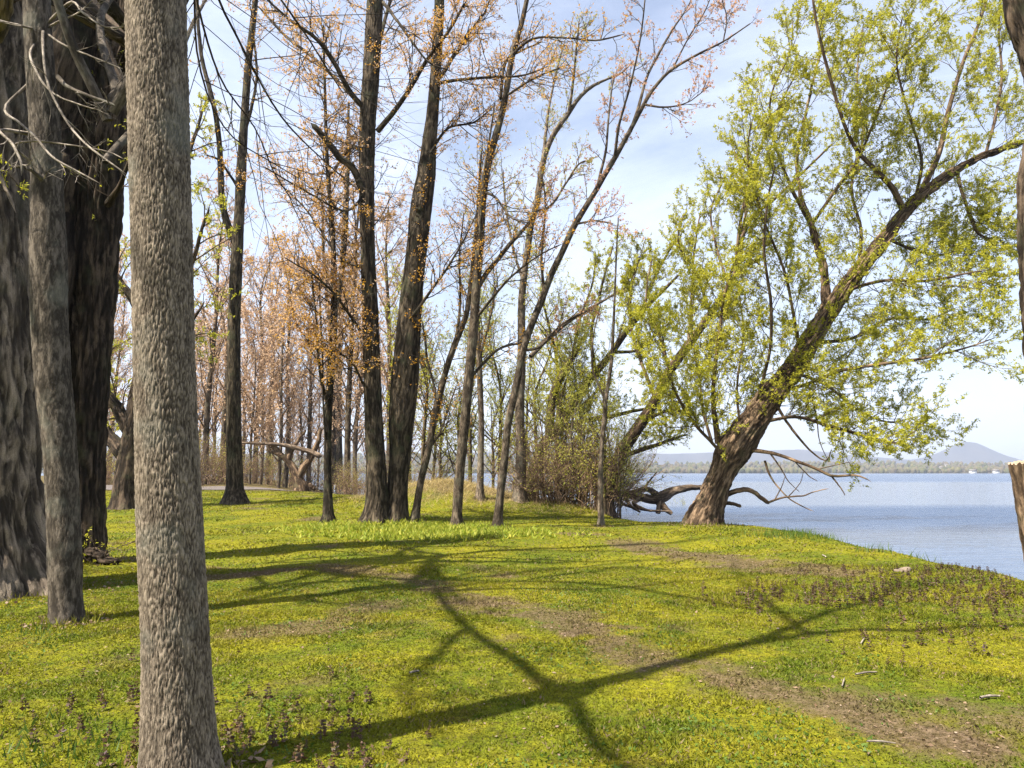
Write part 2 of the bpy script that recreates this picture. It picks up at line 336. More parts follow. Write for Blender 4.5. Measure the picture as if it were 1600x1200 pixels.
# water
m, nt, o = mat('lake_water'); L = nt.links.new; b = N(nt, 'ShaderNodeBsdfPrincipled'); b.inputs['Base Color'].default_value = (.018, .038, .085, 1); b.inputs['IOR'].default_value = 1.33
g = N(nt, 'ShaderNodeNewGeometry'); m1 = N(nt, 'ShaderNodeMapping'); m1.inputs['Scale'].default_value = (.55, 1.5, 1); L(g.outputs['Position'], m1.inputs[0])
w1 = noise(nt, m1.outputs[0], 1.6, 5, .6, .3); m2 = N(nt, 'ShaderNodeMapping'); m2.inputs['Scale'].default_value = (.0035, .030, 1); m2.inputs['Location'].default_value = (0.3, 0.62, 0); L(g.outputs['Position'], m2.inputs[0])
w2 = noise(nt, m2.outputs[0], 1., 3, .5, .2); sx = N(nt, 'ShaderNodeSeparateXYZ'); L(g.outputs['Position'], sx.inputs[0]); ad = N(nt, 'ShaderNodeMath', operation='MULTIPLY_ADD'); L(w2.outputs[0], ad.inputs[0]); ad.inputs[1].default_value = 26.; L(sx.outputs['Y'], ad.inputs[2])
dv = N(nt, 'ShaderNodeMath', operation='DIVIDE'); L(ad.outputs[0], dv.inputs[0]); dv.inputs[1].default_value = 400.
wr = ramp(nt, [(.085, (.10,)*3), (.105, (.85,)*3), (.135, (.9,)*3), (.15, (.08,)*3), (.40, (.10,)*3), (.48, (.7,)*3)]); L(dv.outputs[0], wr.inputs[0]); patch = wr.outputs[0]
bp = N(nt, 'ShaderNodeBump'); bp.inputs['Distance'].default_value = .34; L(patch, bp.inputs['Strength']); L(w1.outputs[0], bp.inputs['Height']); L(bp.outputs[0], b.inputs['Normal'])
L(mrange(nt, patch, 0, 1, .06, .22), b.inputs['Roughness']); L(b.outputs[0], o.inputs[0]); M['water'] = m

# ------------------------------------------------------------------ ground, water, far land
rng = np.random.default_rng(11)
def warp(a, b, n, c0, k):
    lo, hi = math.asinh((a-c0)/k), math.asinh((b-c0)/k); return c0+k*np.sinh(np.linspace(lo, hi, n))
gx = warp(-150, 30, 350, 1, 5); gy = warp(-40, 190, 380, 8, 6)
X, Y = np.meshgrid(gx, gy); SD = shore_dist(X, Y); Z = ground_z(X, Y, SD)
TRAIL = [hit(*p)[:2] for p in ((1500, 1165), (1300, 1105), (1150, 1070), (1010, 1030), (930, 990), (820, 960), (730, 928), (640, 905), (500, 885), (330, 905))]
DIRT = [hit(*p)[:2] for p in ((985, 848), (1090, 868), (1180, 884), (1270, 893))]
def soil_at(x, y, s):
    j = n2(x, y, 1.6, 3, 2); k = n2(x, y, 6., 2, 9)
    a = sst(.46, .08, polydist(x, y, TRAIL)+.6*j+.35*k)*(.85+.5*n2(x, y, .7, 1, 4))
    b_ = sst(.95, .3, polydist(x, y, DIRT)+.9*j+.5*k)*.8
    c_ = sst(.55, .15, s+.3*j)
    d = sst(36.0, 41, y+3*j)*sst(-.5, -2, x)*.75
    e = sst(.30, .5, n2(x, y, .55, 4, 21))*.7
    mnd = sst(1., .55, np.hypot((x+1.8)/4.6, (y-31.3)/3.0)+.5*j)*.8
    return np.clip(np.maximum.reduce([a, b_, c_, d, e, mnd]), 0, 1)
SO = soil_at(X, Y, SD); ny, nx = X.shape
idx = np.arange(nx*ny).reshape(ny, nx); Q = np.stack([idx[:-1, :-1], idx[:-1, 1:], idx[1:, 1:], idx[1:, :-1]], -1).reshape(-1, 4)
keep = SD.ravel()[Q].max(1) > -9
obj('ground', mesh('ground', np.stack([X, Y, Z], -1), Q[keep], mat=M['lawn'], attrs={'soil': SO.ravel()}), kind='structure')
wx = np.array([-3200, -500, -100, -30, 0, 30, 100, 500, 3200.]); wy = np.array([-30, 10, 40, 100, 300, 900, 2600.])
X, Y = np.meshgrid(wx, wy); idx = np.arange(X.size).reshape(X.shape)
obj('lake_water', mesh('lake_water', np.stack([X, Y, np.full_like(X, WATER_Z)], -1), np.stack([idx[:-1, :-1], idx[:-1, 1:], idx[1:, 1:], idx[1:, :-1]], -1).reshape(-1, 4), mat=M['water']), kind='structure')
# gravel path by the grove
PATH = [(-40, 46), (-26, 42.5), (-16.5, 40.6), (-11.5, 41.3), (-8.5, 44)]
pc = spline(np.array(PATH, float), 60); tn = nrm(np.gradient(pc, axis=0)); sd2 = np.stack([-tn[:, 1], tn[:, 0]], 1)
us = np.linspace(-1.7, 1.7, 12); PX = pc[:, None, :]+sd2[:, None, :]*us[None, :, None]
PX[:, 0] += .25*n2(PX[:, 0, 0], PX[:, 0, 1], .8)[:, None]; PX[:, -1] += .25*n2(PX[:, -1, 0], PX[:, -1, 1], .8)[:, None]
pz = ground_z(PX[..., 0], PX[..., 1])+.03; idx = np.arange(60*12).reshape(60, 12)
obj('gravel_path', mesh('gravel_path', np.concatenate([PX, pz[..., None]], -1), np.stack([idx[:-1, :-1], idx[:-1, 1:], idx[1:, 1:], idx[1:, :-1]], -1).reshape(-1, 4), mat=M['gravel']), kind='structure')
# far shore and mountain
def heightfield(name, xs, ys, hf, mt):
    X, Y = np.meshgrid(xs, ys); idx = np.arange(X.size).reshape(X.shape)
    return obj(name, mesh(name, np.stack([X, Y, hf(X, Y)], -1), np.stack([idx[:-1, :-1], idx[:-1, 1:], idx[1:, 1:], idx[1:, :-1]], -1).reshape(-1, 4), mat=mt), kind='structure')
def shore_h(X, Y):
    yr = Y-1350-90*n2(X, Y*0, .0016, 2); return -3+sst(-30, 20, yr)*4+sst(0, 700, yr)*(20+14*n2(X, Y, .0016, 3))+sst(0, 500, yr)*25*sst(600, -400, X)
heightfield('far_shore', np.linspace(-1900, 2300, 150), np.linspace(1200, 2300, 40), shore_h, M['far_hill'])
def px_h(px, hpx, D): return (px-800)/F*D, hpx/F*D
prof = np.array([px_h(px, h, 4300) for px, h in ((-300, 30), (100, 26), (500, 30), (850, 34), (1050, 30), (1180, 35), (1250, 37), (1330, 28), (1390, 23), (1420, 21), (1445, 25), (1472, 34), (1490, 43), (1507, 49.5), (1518, 48), (1532, 41), (1552, 31), (1580, 22), (1620, 15), (1650, 14), (1750, 26), (1900, 20))])
def mount_h(X, Y):
    h = np.interp(X, prof[:, 0], prof[:, 1]); e = np.exp(-((Y-4300)/230)**2)
    r = fbm(np.stack([X*.0042, Y*.0034, X*0], -1), 4); return -5+h*e*(1+.10*r*(1-e))+14*r*e*(1-e)*3+3*n2(X, Y, .02, 3)*e
heightfield('mountain', np.linspace(-4200, 4200, 420), np.linspace(3500, 5000, 110), mount_h, M['mountain'])
# the far wood on the other shore reads as one mass
n = 5200; fx = rng.uniform(-1800, 2200, n); fy = 1350+90*n2(fx, fx*0, .0016, 2)+rng.random(n)**2.2*640+4
ico = np.array([(0, 0, 1), (.89, 0, .3), (.28, .85, .3), (-.72, .53, .3), (-.72, -.53, .3), (.28, -.85, .3), (.6, .4, -.6), (-.3, .7, -.6), (-.75, 0, -.6), (-.3, -.7, -.6), (.6, -.4, -.6)])
tri = np.array([(0, 1, 2), (0, 2, 3), (0, 3, 4), (0, 4, 5), (0, 5, 1), (1, 6, 2), (2, 7, 3), (3, 8, 4), (4, 9, 5), (5, 10, 1), (6, 7, 2), (7, 8, 3), (8, 9, 4), (9, 10, 5), (10, 6, 1)])
sc = rng.uniform(3, 6, n); V = ico[None]*(sc[:, None, None]*np.array([1, 1, 1.15]))*rng.uniform(.75, 1.25, (n, 11, 1))
V = V+np.stack([fx, fy, shore_h(fx, fy)+sc*.75], -1)[:, None]
obj('far_wood', mesh('far_wood', V, tris=(tri[None]+(np.arange(n)*11)[:, None, None]).reshape(-1, 3), mat=M['forest'], smooth=False), kind='stuff')
def box(x0, x1, y0, y1, z0, z1):
    V = np.array([(x, y, z) for z in (z0, z1) for y in (y0, y1) for x in (x0, x1)], float)
    return V, np.array([(0, 2, 3, 1), (4, 5, 7, 6), (0, 1, 5, 4), (2, 6, 7, 3), (0, 4, 6, 2), (1, 3, 7, 5)])
for px, hz, w, l in ((1475, 9, 13, 'small white house up the wooded slope across the lake'), (1515, 1, 16, 'long low white house on the far waterline'), (1551, 1, 14, 'white house at the far waterline next to the cut trunk'), (1466, 5, 9, 'tiny white cottage below the house on the far slope')):
    D = 1335 if hz < 3 else (1700 if hz > 8 else 1500); x = (px-800)/F*D; z0 = max(-.2, float(shore_h(np.array([x]), np.array([float(D)]))[0])) if hz < 3 else hz/F*D
    t = thing('house', (x, D, z0), l, 'house')
    w *= .6; V, q = box(-w/2, w/2, -4, 4, -3, 4.2); obj('wall', mesh('wall', V+np.array(t.location), q, mat=M['house_wall'], smooth=False), t)
    V = np.array([(-w/2-.5, -4.6, 4.2), (w/2+.5, -4.6, 4.2), (w/2+.5, 4.6, 4.2), (-w/2-.5, 4.6, 4.2), (-w/2-.5, 0, 7), (w/2+.5, 0, 7)])
    obj('roof', mesh('roof', V+np.array(t.location), np.array([(0, 1, 5, 4), (2, 3, 4, 5), (0, 3, 2, 1)]), np.array([(0, 4, 3), (1, 2, 5)]), M['house_roof'], smooth=False), t)
# air
V, q = box(-4400, 4400, -70, 5600, -8, 330); hm, nt, o = mat('haze_air'); pv = N(nt, 'ShaderNodeVolumePrincipled'); pv.inputs['Color'].default_value = (.74, .82, 1.0, 1)
pv.inputs['Density'].default_value = .00019; pv.inputs['Anisotropy'].default_value = .25; nt.links.new(pv.outputs[0], o.inputs['Volume'])
obj('haze', mesh('haze', V, q, mat=hm, smooth=False), kind='stuff')

# ------------------------------------------------------------------ trees
def bark_disp(freq, stretch, amp, flare=.35, fh=.35, lobes=5, sharp=1.5, lump=.05, ph=0.):
    def f(bk, RR, s, th):
        q = bk*np.array([freq, freq, freq*stretch]); w = perlin(q*.5+31)*.7
        a = 1-np.abs(perlin(q+w[..., None]))*2.6; b_ = 1-np.abs(perlin(q*2.1+9.1+w[..., None]))*2.6
        fur = np.clip(1-(.65*np.clip(a, 0, 1)**sharp+.35*np.clip(b_, 0, 1)**sharp), 0, 1)
        low = fbm(bk*np.array([1.6, 1.6, .9])+3, 3)
        fl = 1+flare*np.exp(-s/fh)[..., None]*(1+.6*np.cos(lobes*th+ph)+.3*np.cos((lobes+2)*th+1+ph))
        return RR*fl*(1+lump*2*low)+amp*(fur-.6), fur
    return f
def build_tree(name, label, trunk, D, bk, tw, limbs=(), style=None, leaf=None, hero=None, seed=0, group=None, cat='tree', sides=14, extra=None, Kt=60, base=None, bare=()):
    """trunk: photograph trace; limbs: traces or (K,4) arrays; style: levels of side branches; leaf: (material, kwargs)"""
    r = np.random.default_rng(seed); T = trace(trunk, D, Kt) if not isinstance(trunk, np.ndarray) else trunk
    b0 = T[0, :3].copy(); g0 = gz(b0[0], b0[1]); t = thing(name, (b0[0], b0[1], g0), label, cat, group)
    if name not in ('edge_willow', 'old_willow'): T = T.copy(); T[:, 3] *= .86 if name == 'pollard_willow' else .9
    if b0[2] > g0-.25: T = np.vstack([[*(b0-[0, 0, b0[2]-g0+.3]), T[0, 3]*1.02], T])
    if hero:
        K, sd_, dk = hero; T2 = spline(T, K)
        V, q, bkc, cav = tubes(T2[None, :, :3], T2[None, :, 3], sd_, None, bark_disp(**dk))
        obj('trunk', mesh('trunk', V, q, mat=M[bk], attrs={'bk': bkc, 'cav': cav}), t)
    else:
        V, q, bkc, _ = tubes(spline(T, Kt)[None, :, :3], spline(T, Kt)[None, :, 3], sides, r, lambda b_, RR, s, th: (RR*(1+.6*np.exp(-s/.35)[..., None]*(1+.5*np.cos(4*th)))*(1+.12*fbm(b_*np.array([2.5, 2.5, 1.2])+seed, 2)), np.ones_like(RR)*.5))
        obj('trunk', mesh('trunk', V, q, mat=M[bk], attrs={'bk': bkc}), t)
    Ls = []
    for l in limbs:
        A = l if isinstance(l, np.ndarray) else trace(l, D, 22); Ls.append(A)
        jt = np.cumsum(r.normal(size=(len(A), 3)), 0)*A[:, 3:4].mean()*.12; A = A.copy(); A[:, :3] += jt-jt[0]; A[-1, 3] *= .05
        Ls[-1] = A
        if hero and A[:, 3].max() > .13:
            A2 = spline(A, 130); V, q, bkc, cv = tubes(A2[None, :, :3], A2[None, :, 3], 56, None, bark_disp(**{**hero[2], 'flare': .06, 'amp': hero[2]['amp']*.7}))
        else:
            V, q, bkc, _ = tubes(A[None, :, :3], A[None, :, 3], 8 if A[0, 3] > .03 else 5, r); cv = np.full(len(V), .5)
        obj('limb', mesh('limb', V, q, mat=M[bk] if A[0, 3] > .03 else M[tw], attrs={'bk': bkc, 'cav': cv}), t)
    if style:
        tws = []; last = []
        src = []
        if style.get('trunk'):
            T3 = spline(T, 24); src.append((T3[None, :, :3], T3[None, :, 3], style['trunk']))
        if Ls and style.get('limb'):
            A = np.stack([spline(l, 16) for i_, l in enumerate(Ls) if i_ not in bare]); src.append((A[..., :3], A[..., 3], style['limb']))
        for P, R, (n1, t0, t1, L1, a1) in src:
            kw = style.get('kw', {}); lv = style['sub']
            C, CR, ln = spawn(P, R, r, n1, t0, t1, L1, a1, K=7, jit=kw.get('jit', .16), up=kw.get('up', .1), rk=.5, lt=kw.get('lt', .35), rcap=kw.get('rcap', .035), rmin=.004)
            tws.append((C, CR, 4))
            for k, (n_, fr, a_) in enumerate(lv):
                lst = k == len(lv)-1
                C, CR, ln = spawn(C, CR, r, n_, .12, 1, (ln*fr)[:, None], a_, K=2 if lst else 4, jit=kw.get('jit', .16)*1.1, up=kw.get('up2', kw.get('up', .1)), rk=.6, lt=.3, rcap=.012, rmin=kw.get('rmin', .002))
                tws.append((C, CR, 3))
            last.append(C)
        parts = [tubes(C, CR, s_, r)[:3] for C, CR, s_ in tws]; V, q, bkc = merge(parts)
        obj('twigs', mesh('twigs', V, q, mat=M[tw], attrs={'bk': bkc}), t, kind='stuff')
        if leaf:
            for lm, kw in (leaf if isinstance(leaf, list) else [leaf]):
                V, q, _ = merge([leaves(C, r, **kw) for C in last])
                obj('foliage', mesh('foliage', V, tris=q, mat=M[lm], smooth=False), t, kind='stuff')
    return t, T, Ls
def D_of(x, y): return float(hit(x, y)[1])
WL = dict(n=14, ll=.085, lw=.022, droop=.12, spread=.55)

# grey ash close to the camera; its fork above the picture throws the long forked shadow on the lawn
D1 = D_of(286, 1212); b1 = hit(286, 1212)
up1 = [(284, 1235, 150), (283, 1205, 136), (280, 1150, 122), (275, 1000, 109), (265, 800, 105), (258, 600, 99), (254, 400, 97), (249, 200, 98), (244, 0, 97), (243, -80, 97)]
T = trace(up1, D1, 60); top = T[-1]
def wl(*rows): return spline(np.array(rows, float), 30)
B = b1
limbA = wl((*top[:3], .14), (B[0]+.1, B[1]+.35, 5.5), (B[0]+.45, B[1]+.8, 7.6), (B[0]+1.3, B[1]+.5, 9.6), (B[0]+1.6, B[1]+.4, 11.5)) if False else wl((*(top[:3]-[0, 0, .2]), .12), (B[0]+.05, B[1]+.35, 5.6, .095), (B[0]+.45, B[1]+.8, 7.7, .075), (B[0]+1.2, B[1]+.5, 9.6, .055), (B[0]+1.9, B[1]-.3, 11.6, .03))
limbB = wl((*(top[:3]-[0, 0, .2]), .12), (B[0]-.45, B[1]-.3, 4.75, .075), (B[0]-1.14, B[1]+.25, 5.5, .068), (B[0]-2.53, B[1]+1.42, 6.9, .06), (B[0]-4.3, B[1]+3.9, 8.9, .06), (B[0]-5.6, B[1]+5.6, 10.8, .04))
limbE = wl((B[0]-.40, B[1]-.25, 4.7, .06), (B[0]-.5, B[1]-.93, 4.95, .05), (B[0]-.75, B[1]-1.7, 5.6, .04), (B[0]-1.2, B[1]-2.6, 7, .03))
limbF = wl((B[0]+.2, B[1]+.5, 6.2, .07), (B[0]+1.3, B[1]+1.9, 7.0, .055), (B[0]+2.2, B[1]+3.2, 8.6, .04), (B[0]+2.6, B[1]+5.2, 10.4, .015))
limbC = wl((B[0]-2.4, B[1]+1.3, 6.75, .06), (B[0]-3.19, B[1]-.32, 7.8, .05), (B[0]-3.84, B[1]-1.54, 8.8, .035), (B[0]-4.2, B[1]-3., 10.2, .025))
limbD = wl((B[0]+.5, B[1]+.75, 7.6, .055), (B[0]+.2, B[1]+2.2, 8.6, .045), (B[0]-.3, B[1]+4.2, 10.2, .03), (B[0]-.4, B[1]+6, 11.5, .015))
droopers = [[(300, -260, 7, 0), (330, -40, 4.2, .4), (372, 60, 3.8, .8), (430, 165, 3.2, 1.3), (470, 215, 2.6, 1.7), (520, 262, 2, 2.1), (565, 300, 1.4, 2.5)],
            [(290, -240, 7, 0), (300, -60, 4, .3), (318, 40, 3.6, .5), (350, 130, 3, .9), (400, 200, 2.4, 1.3), (430, 270, 2, 1.6), (470, 330, 1.4, 1.8)],
            [(300, -260, 6, 0), (305, -20, 3.6, .2), (309, 80, 3.2, .4), (330, 160, 2.8, .6), (366, 215, 2.2, .9), (420, 250, 1.8, 1.2), (480, 285, 1.3, 1.6)],
            [(310, -240, 6, 0), (400, -60, 4, .6), (470, 40, 3, 1), (505, 95, 2.4, 1.3), (540, 150, 1.8, 1.6)]]
thin = dict(limb=(10, .25, .98, 1.7, 45), sub=[(4, .55, 40)], kw=dict(up=.0, rcap=.022))
build_tree('ash_tree', 'tall straight grey ash trunk close by, furrowed bark with pale lichen patches', T, D1, 'ash', 'twig_dark',
           [limbA, limbB, limbC, limbD, limbE, limbF]+droopers, thin, None, hero=(470, 310, dict(freq=84, stretch=.27, amp=.011, flare=.13, fh=.25, lump=.018)), seed=1, Kt=60)
# slim smoother tree before the old willow
D2 = D_of(106, 972)
tw2 = [[(69, 47, 6, 0), (67, 58, 5, -.2), (71, 110, 4, -.4), (82, 148, 4, -.5), (110, 198, 3.6, -.6), (143, 233, 3.2, -.7), (200, 275, 2.5, -.8)],
       [(69, 50, 4, 0), (100, 70, 3.4, -.2), (143, 88, 2.8, -.3), (192, 107, 2, -.4)], [(69, 48, 5, 0), (40, 42, 4, -.2), (0, 32, 3, -.3), (-40, 20, 2, -.4)],
       [(60, 60, 4, 0), (47, 85, 4, -.3), (63, 124, 3.6, -.4), (88, 148, 3, -.5), (124, 162, 2.6, -.6), (158, 172, 2, -.6)],
       [(45, 130, 5, 0), (8, 170, 4.4, -.3), (30, 192, 4, -.5), (55, 214, 4, -.6), (82, 245, 3.6, -.7), (124, 269, 3, -.8), (157, 287, 2.2, -.9)],
       [(60, 260, 4, 0), (22, 228, 3, -.4), (55, 220, 2.6, -.5), (118, 227, 2.4, -.6), (165, 236, 2, -.7), (195, 249, 1.6, -.8)],
       [(70, 40, 5, 0), (110, 3, 4, -.2), (129, 19, 3.4, -.3), (165, 41, 2.6, -.4), (198, 41, 2, -.5)], [(90, 120, 8, 0), (112, 138, 6, -.2), (150, 152, 5, -.3), (183, 165, 4, -.4)],
       [(50, 210, 7, 0), (0, 203, 5, -.4), (20, 225, 4.6, -.5), (33, 255, 4, -.6), (33, 272, 3, -.6)], [(85, 315, 14, 0), (70, 290, 11, -.1), (62, 275, 7, -.2), (40, 262, 4, -.3), (10, 258, 3, -.4)],
       [(72, 44, 4, 0), (90, 35, 3, -.1), (125, 18, 2.4, -.2), (150, -6, 1.8, -.3)]]
tw2 += [spline(np.array(q, float), 26) for q in ([(-4.75, D2, 5.9, .07), (-4.2, D2+.3, 7.2, .055), (-3.9, D2+.8, 9, .035), (-3.4, D2+1.0, 11, .012)], [(-4.75, D2, 5.7, .06), (-5.2, D2-.4, 7, .05), (-5.3, D2-.9, 9, .03), (-5.7, D2-1.2, 11, .01)], [(-4.75, D2, 5.2, .05), (-4.6, D2+1, 6.6, .04), (-4.7, D2+2, 8.3, .025), (-4.5, D2+2.8, 10, .01)], [(-4.7, D2, 5.8, .07), (-3.6, D2-.4, 7.3, .055), (-2.6, D2-.2, 9, .04), (-1.2, D2+.4, 10.6, .012)], [(-4.0, D2+.6, 8, .05), (-2.8, D2+1.8, 8.9, .04), (-1.8, D2+2.6, 10.2, .012)], [(-4.7, D2+.1, 6.0, .06), (-5.6, D2+1.2, 7.8, .05), (-5.9, D2+2.6, 9.6, .03), (-6, D2+3.4, 11, .01)])]
build_tree('slim_tree', 'slim grey brown tree standing in front of the huge furrowed willow trunk', [(106, 990, 66), (105, 972, 58), (103, 930, 53), (102, 880, 54), (99, 800, 51), (93, 700, 53), (84, 600, 56), (78, 500, 57), (76, 400, 58), (74, 300, 50), (70, 200, 49), (62, 100, 44), (58, 0, 42), (55, -120, 40)],
           D2, 'smooth', 'twig_pale', tw2, dict(limb=(5, .35, .98, .5, 45), sub=[(3, .55, 40)], kw=dict(up=.0, rcap=.008)), None, hero=(330, 90, dict(freq=34, stretch=.3, amp=.009, flare=.22, fh=.22, lump=.04)), seed=2)
# the two great old stems at the edge of the lawn
D3 = D_of(0, 925)
hang = dict(limb=(10, .2, 1, 1.6, 55), sub=[(5, .5, 45), (3, .5, 40)], kw=dict(up=-.02, jit=.2))
build_tree('old_willow', 'huge old willow trunk with deep furrowed grey brown bark behind the slim tree', [(-14, 945, 215), (-16, 915, 190), (-25, 850, 176), (-32, 750, 170), (-34, 600, 165), (-36, 450, 160), (-38, 300, 150), (-45, 100, 150), (-60, -100, 150), (-90, -350, 120)],
           D3, 'oldwillow', 'twig_brown', [[(-40, 60, 50), (-5, 30, 30, -1), (20, -40, 22, -1.5), (60, -150, 14, -2)],
            [(-60, 200, 20), (-20, 240, 8, -1), (10, 300, 5, -1.3), (20, 330, 3, -1.4)]], dict(limb=(5, .15, 1, 1.0, 55), sub=[(4, .5, 45), (3, .5, 40)], kw=dict(up=-.02, jit=.2, rcap=.015)), ('leaf_willow', dict(n=5, ll=.07, lw=.02, droop=.2, spread=.6)), hero=(230, 180, dict(freq=11, stretch=.13, amp=.10, flare=.22, fh=.5, lobes=6, sharp=1.2, lump=.05)), seed=3)
D4 = D_of(140, 880)
def shade(*w):
    """an upper limb of the dark willow placed so that its shadow runs through these photograph points at these heights"""
    out = [(-6.1, 12, 8.6, w[0][3]*1.15)]
    for a, b_, h, rr in w:
        g_ = hit(a, b_); k_ = h/math.tan(math.radians(SUN_EL)); out.append((g_[0]-k_*LX/hn, g_[1]-k_*LY/hn, g_[2]+h, rr))
    return spline(np.array(out, float), 34)
shl = [shade((640, 917, 9.4, .075), (700, 906, 9.9, .07), (812, 895, 10.6, .06), (1000, 876, 12.2, .045), (1130, 868, 13.5, .02)), shade((680, 903, 9.2, .06), (887, 910, 9.3, .055), (1000, 921, 9.2, .05), (1187, 955, 9.0, .035), (1375, 964, 9.6, .015)),
       shade((600, 850, 11.5, .07), (644, 857, 11.6, .07), (685, 891, 10.2, .06), (711, 929, 9.2, .045), (745, 955, 9., .02)), shade((400, 921, 9.6, .08), (512, 910, 10.4, .07), (610, 914, 10.8, .05), (680, 930, 11, .02)),
       shade((360, 945, 8.8, .06), (450, 935, 9.2, .05), (600, 950, 9.4, .035), (690, 965, 9.8, .015)), shade((420, 880, 11, .07), (560, 868, 12.2, .06), (760, 868, 13.4, .04), (900, 862, 14.5, .02))]
dk = [spline(np.array(q, float), 26) for q in ([(-6.0, 12, 7.5, .17), (-5.9, 12.1, 10.4, .13), (-4.6, 12.6, 13.5, .08), (-3.2, 13.2, 16.5, .03)], [(-6.0, 12, 7.2, .15), (-6.2, 11, 9.5, .11), (-5.7, 10, 12, .07), (-5.2, 9.2, 15, .02)], [(-6.1, 12, 7.0, .13), (-7.3, 12.6, 9.2, .09), (-8.2, 13.4, 12, .05), (-8.5, 14, 14, .02)], [(-5.9, 12.1, 10.2, .08), (-4.4, 11.8, 11.6, .055), (-2.6, 11.3, 13, .02)], [(-8.6, 9.9, 9.5, .2), (-8.0, 9.2, 12, .14), (-7.0, 8.6, 15, .06)])]
build_tree('dark_willow', 'dark leaning willow trunk with a root spreading onto the grass beside the slim tree', [(126, 900, 100), (126, 870, 84), (131, 800, 66), (136, 700, 58), (141, 600, 62), (145, 500, 68), (150, 400, 72), (157, 300, 72), (166, 200, 68), (176, 100, 54), (190, 0, 46), (205, -120, 40)],
           D4, 'darkwillow', 'twig_brown', [[(40, 700, 60, -.4), (45, 560, 100, -.4), (54, 400, 110, -.3), (72, 270, 106), (90, 130, 92), (102, 0, 84), (112, -100, 78), (135, -300, 56)], [(120, 830, 40), (140, 862, 30, -.2), (160, 872, 20, -.4), (184, 881, 8, -.5)], [(176, 130, 24), (200, 60, 16, -.5), (225, -40, 12, -1), (240, -150, 8, -1.5)], [(160, 330, 16), (185, 290, 8, -.6), (205, 240, 6, -.8), (215, 190, 4, -.9)]]+dk+shl,
           dict(trunk=(9, .45, .98, .7, 75), limb=(10, .25, 1, 1.1, 55), sub=[(4, .5, 45), (2, .5, 40)], kw=dict(up=-.02, jit=.2, rcap=.012)), ('leaf_willow', dict(n=3, ll=.07, lw=.022, droop=.2, spread=.6)), hero=(300, 140, dict(freq=12, stretch=.13, amp=.075, flare=.15, fh=.4, lobes=4, sharp=1.2, lump=.05)), seed=4)
# green willow behind the ash
D5 = D_of(196, 795)
build_tree('green_willow', 'stout dark willow with low spreading limbs and green foliage behind the grey ash', [(196, 805, 58), (197, 785, 48), (200, 740, 42), (207, 690, 36), (214, 640, 32), (222, 580, 28), (232, 500, 24), (240, 400, 20), (255, 300, 14), (262, 200, 10), (270, 120, 6)],
           D5, 'darkwillow', 'twig_brown', [[(203, 720, 26), (180, 695, 22, .3), (160, 660, 18, .6), (150, 600, 14, .9), (140, 520, 8, 1.2)], [(207, 690, 20), (190, 640, 18), (172, 610, 14), (160, 590, 10), (150, 540, 6)], [(230, 520, 14), (205, 470, 12), (180, 430, 9), (160, 380, 6)],
            [(228, 560, 12), (270, 480, 9, -1), (300, 400, 7, -2), (325, 320, 4, -2.5)], [(245, 360, 10), (285, 280, 7, 1), (310, 200, 5, 1.5), (330, 150, 3, 2)], [(214, 640, 12), (250, 570, 8), (290, 520, 6), (320, 470, 3)]],
           dict(limb=(12, .2, 1, 2.0, 50), sub=[(5, .5, 45), (3, .5, 40)], kw=dict(up=-.03, jit=.18)), ('leaf_willow', dict(n=12, ll=.12, lw=.04, droop=.2, spread=.6)), hero=(120, 60, dict(freq=8, stretch=.2, amp=.05, flare=.2, fh=.4, lobes=5)), seed=5)
# brown forked tree by the gravel path
D6 = D_of(367, 787); base6 = [(367, 800, 52), (367, 785, 44), (367, 765, 30), (366, 700, 26), (365, 600, 24), (366, 500, 21), (368, 440, 21), (371, 385, 19), (374, 330, 17), (377, 270, 17), (381, 200, 14), (388, 100, 12), (397, 20, 10), (404, -60, 8), (410, -200, 4)]
mp_k = dict(up=.06, jit=.16, rcap=.02, rmin=.0035)
build_tree('brown_tree', 'straight brown trunk standing alone on the lawn in front of the gravel path', base6, D6, 'maple', 'twig_brown',
           [[(370, 382, 12), (357, 355, 11), (347, 320, 10), (343, 260, 9), (340, 200, 8), (330, 150, 7), (315, 90, 6), (308, 20, 5), (312, -60, 4)], [(380, 215, 6), (395, 160, 5), (402, 100, 4), (396, 40, 3)], [(376, 300, 5), (345, 255, 3, -1), (320, 245, 2, -1.5)]],
           dict(trunk=(16, .55, 1, 2.0, 55), limb=(8, .25, 1, 1.4, 50), sub=[(5, .5, 45), (3, .5, 40)], kw=mp_k), ('leaf_orange', dict(n=1, ll=.07, lw=.05, droop=.4, spread=.9, clus=2)), hero=(160, 60, dict(freq=22, stretch=.22, amp=.02, flare=.35, fh=.4, lobes=5, lump=.03)), seed=6)
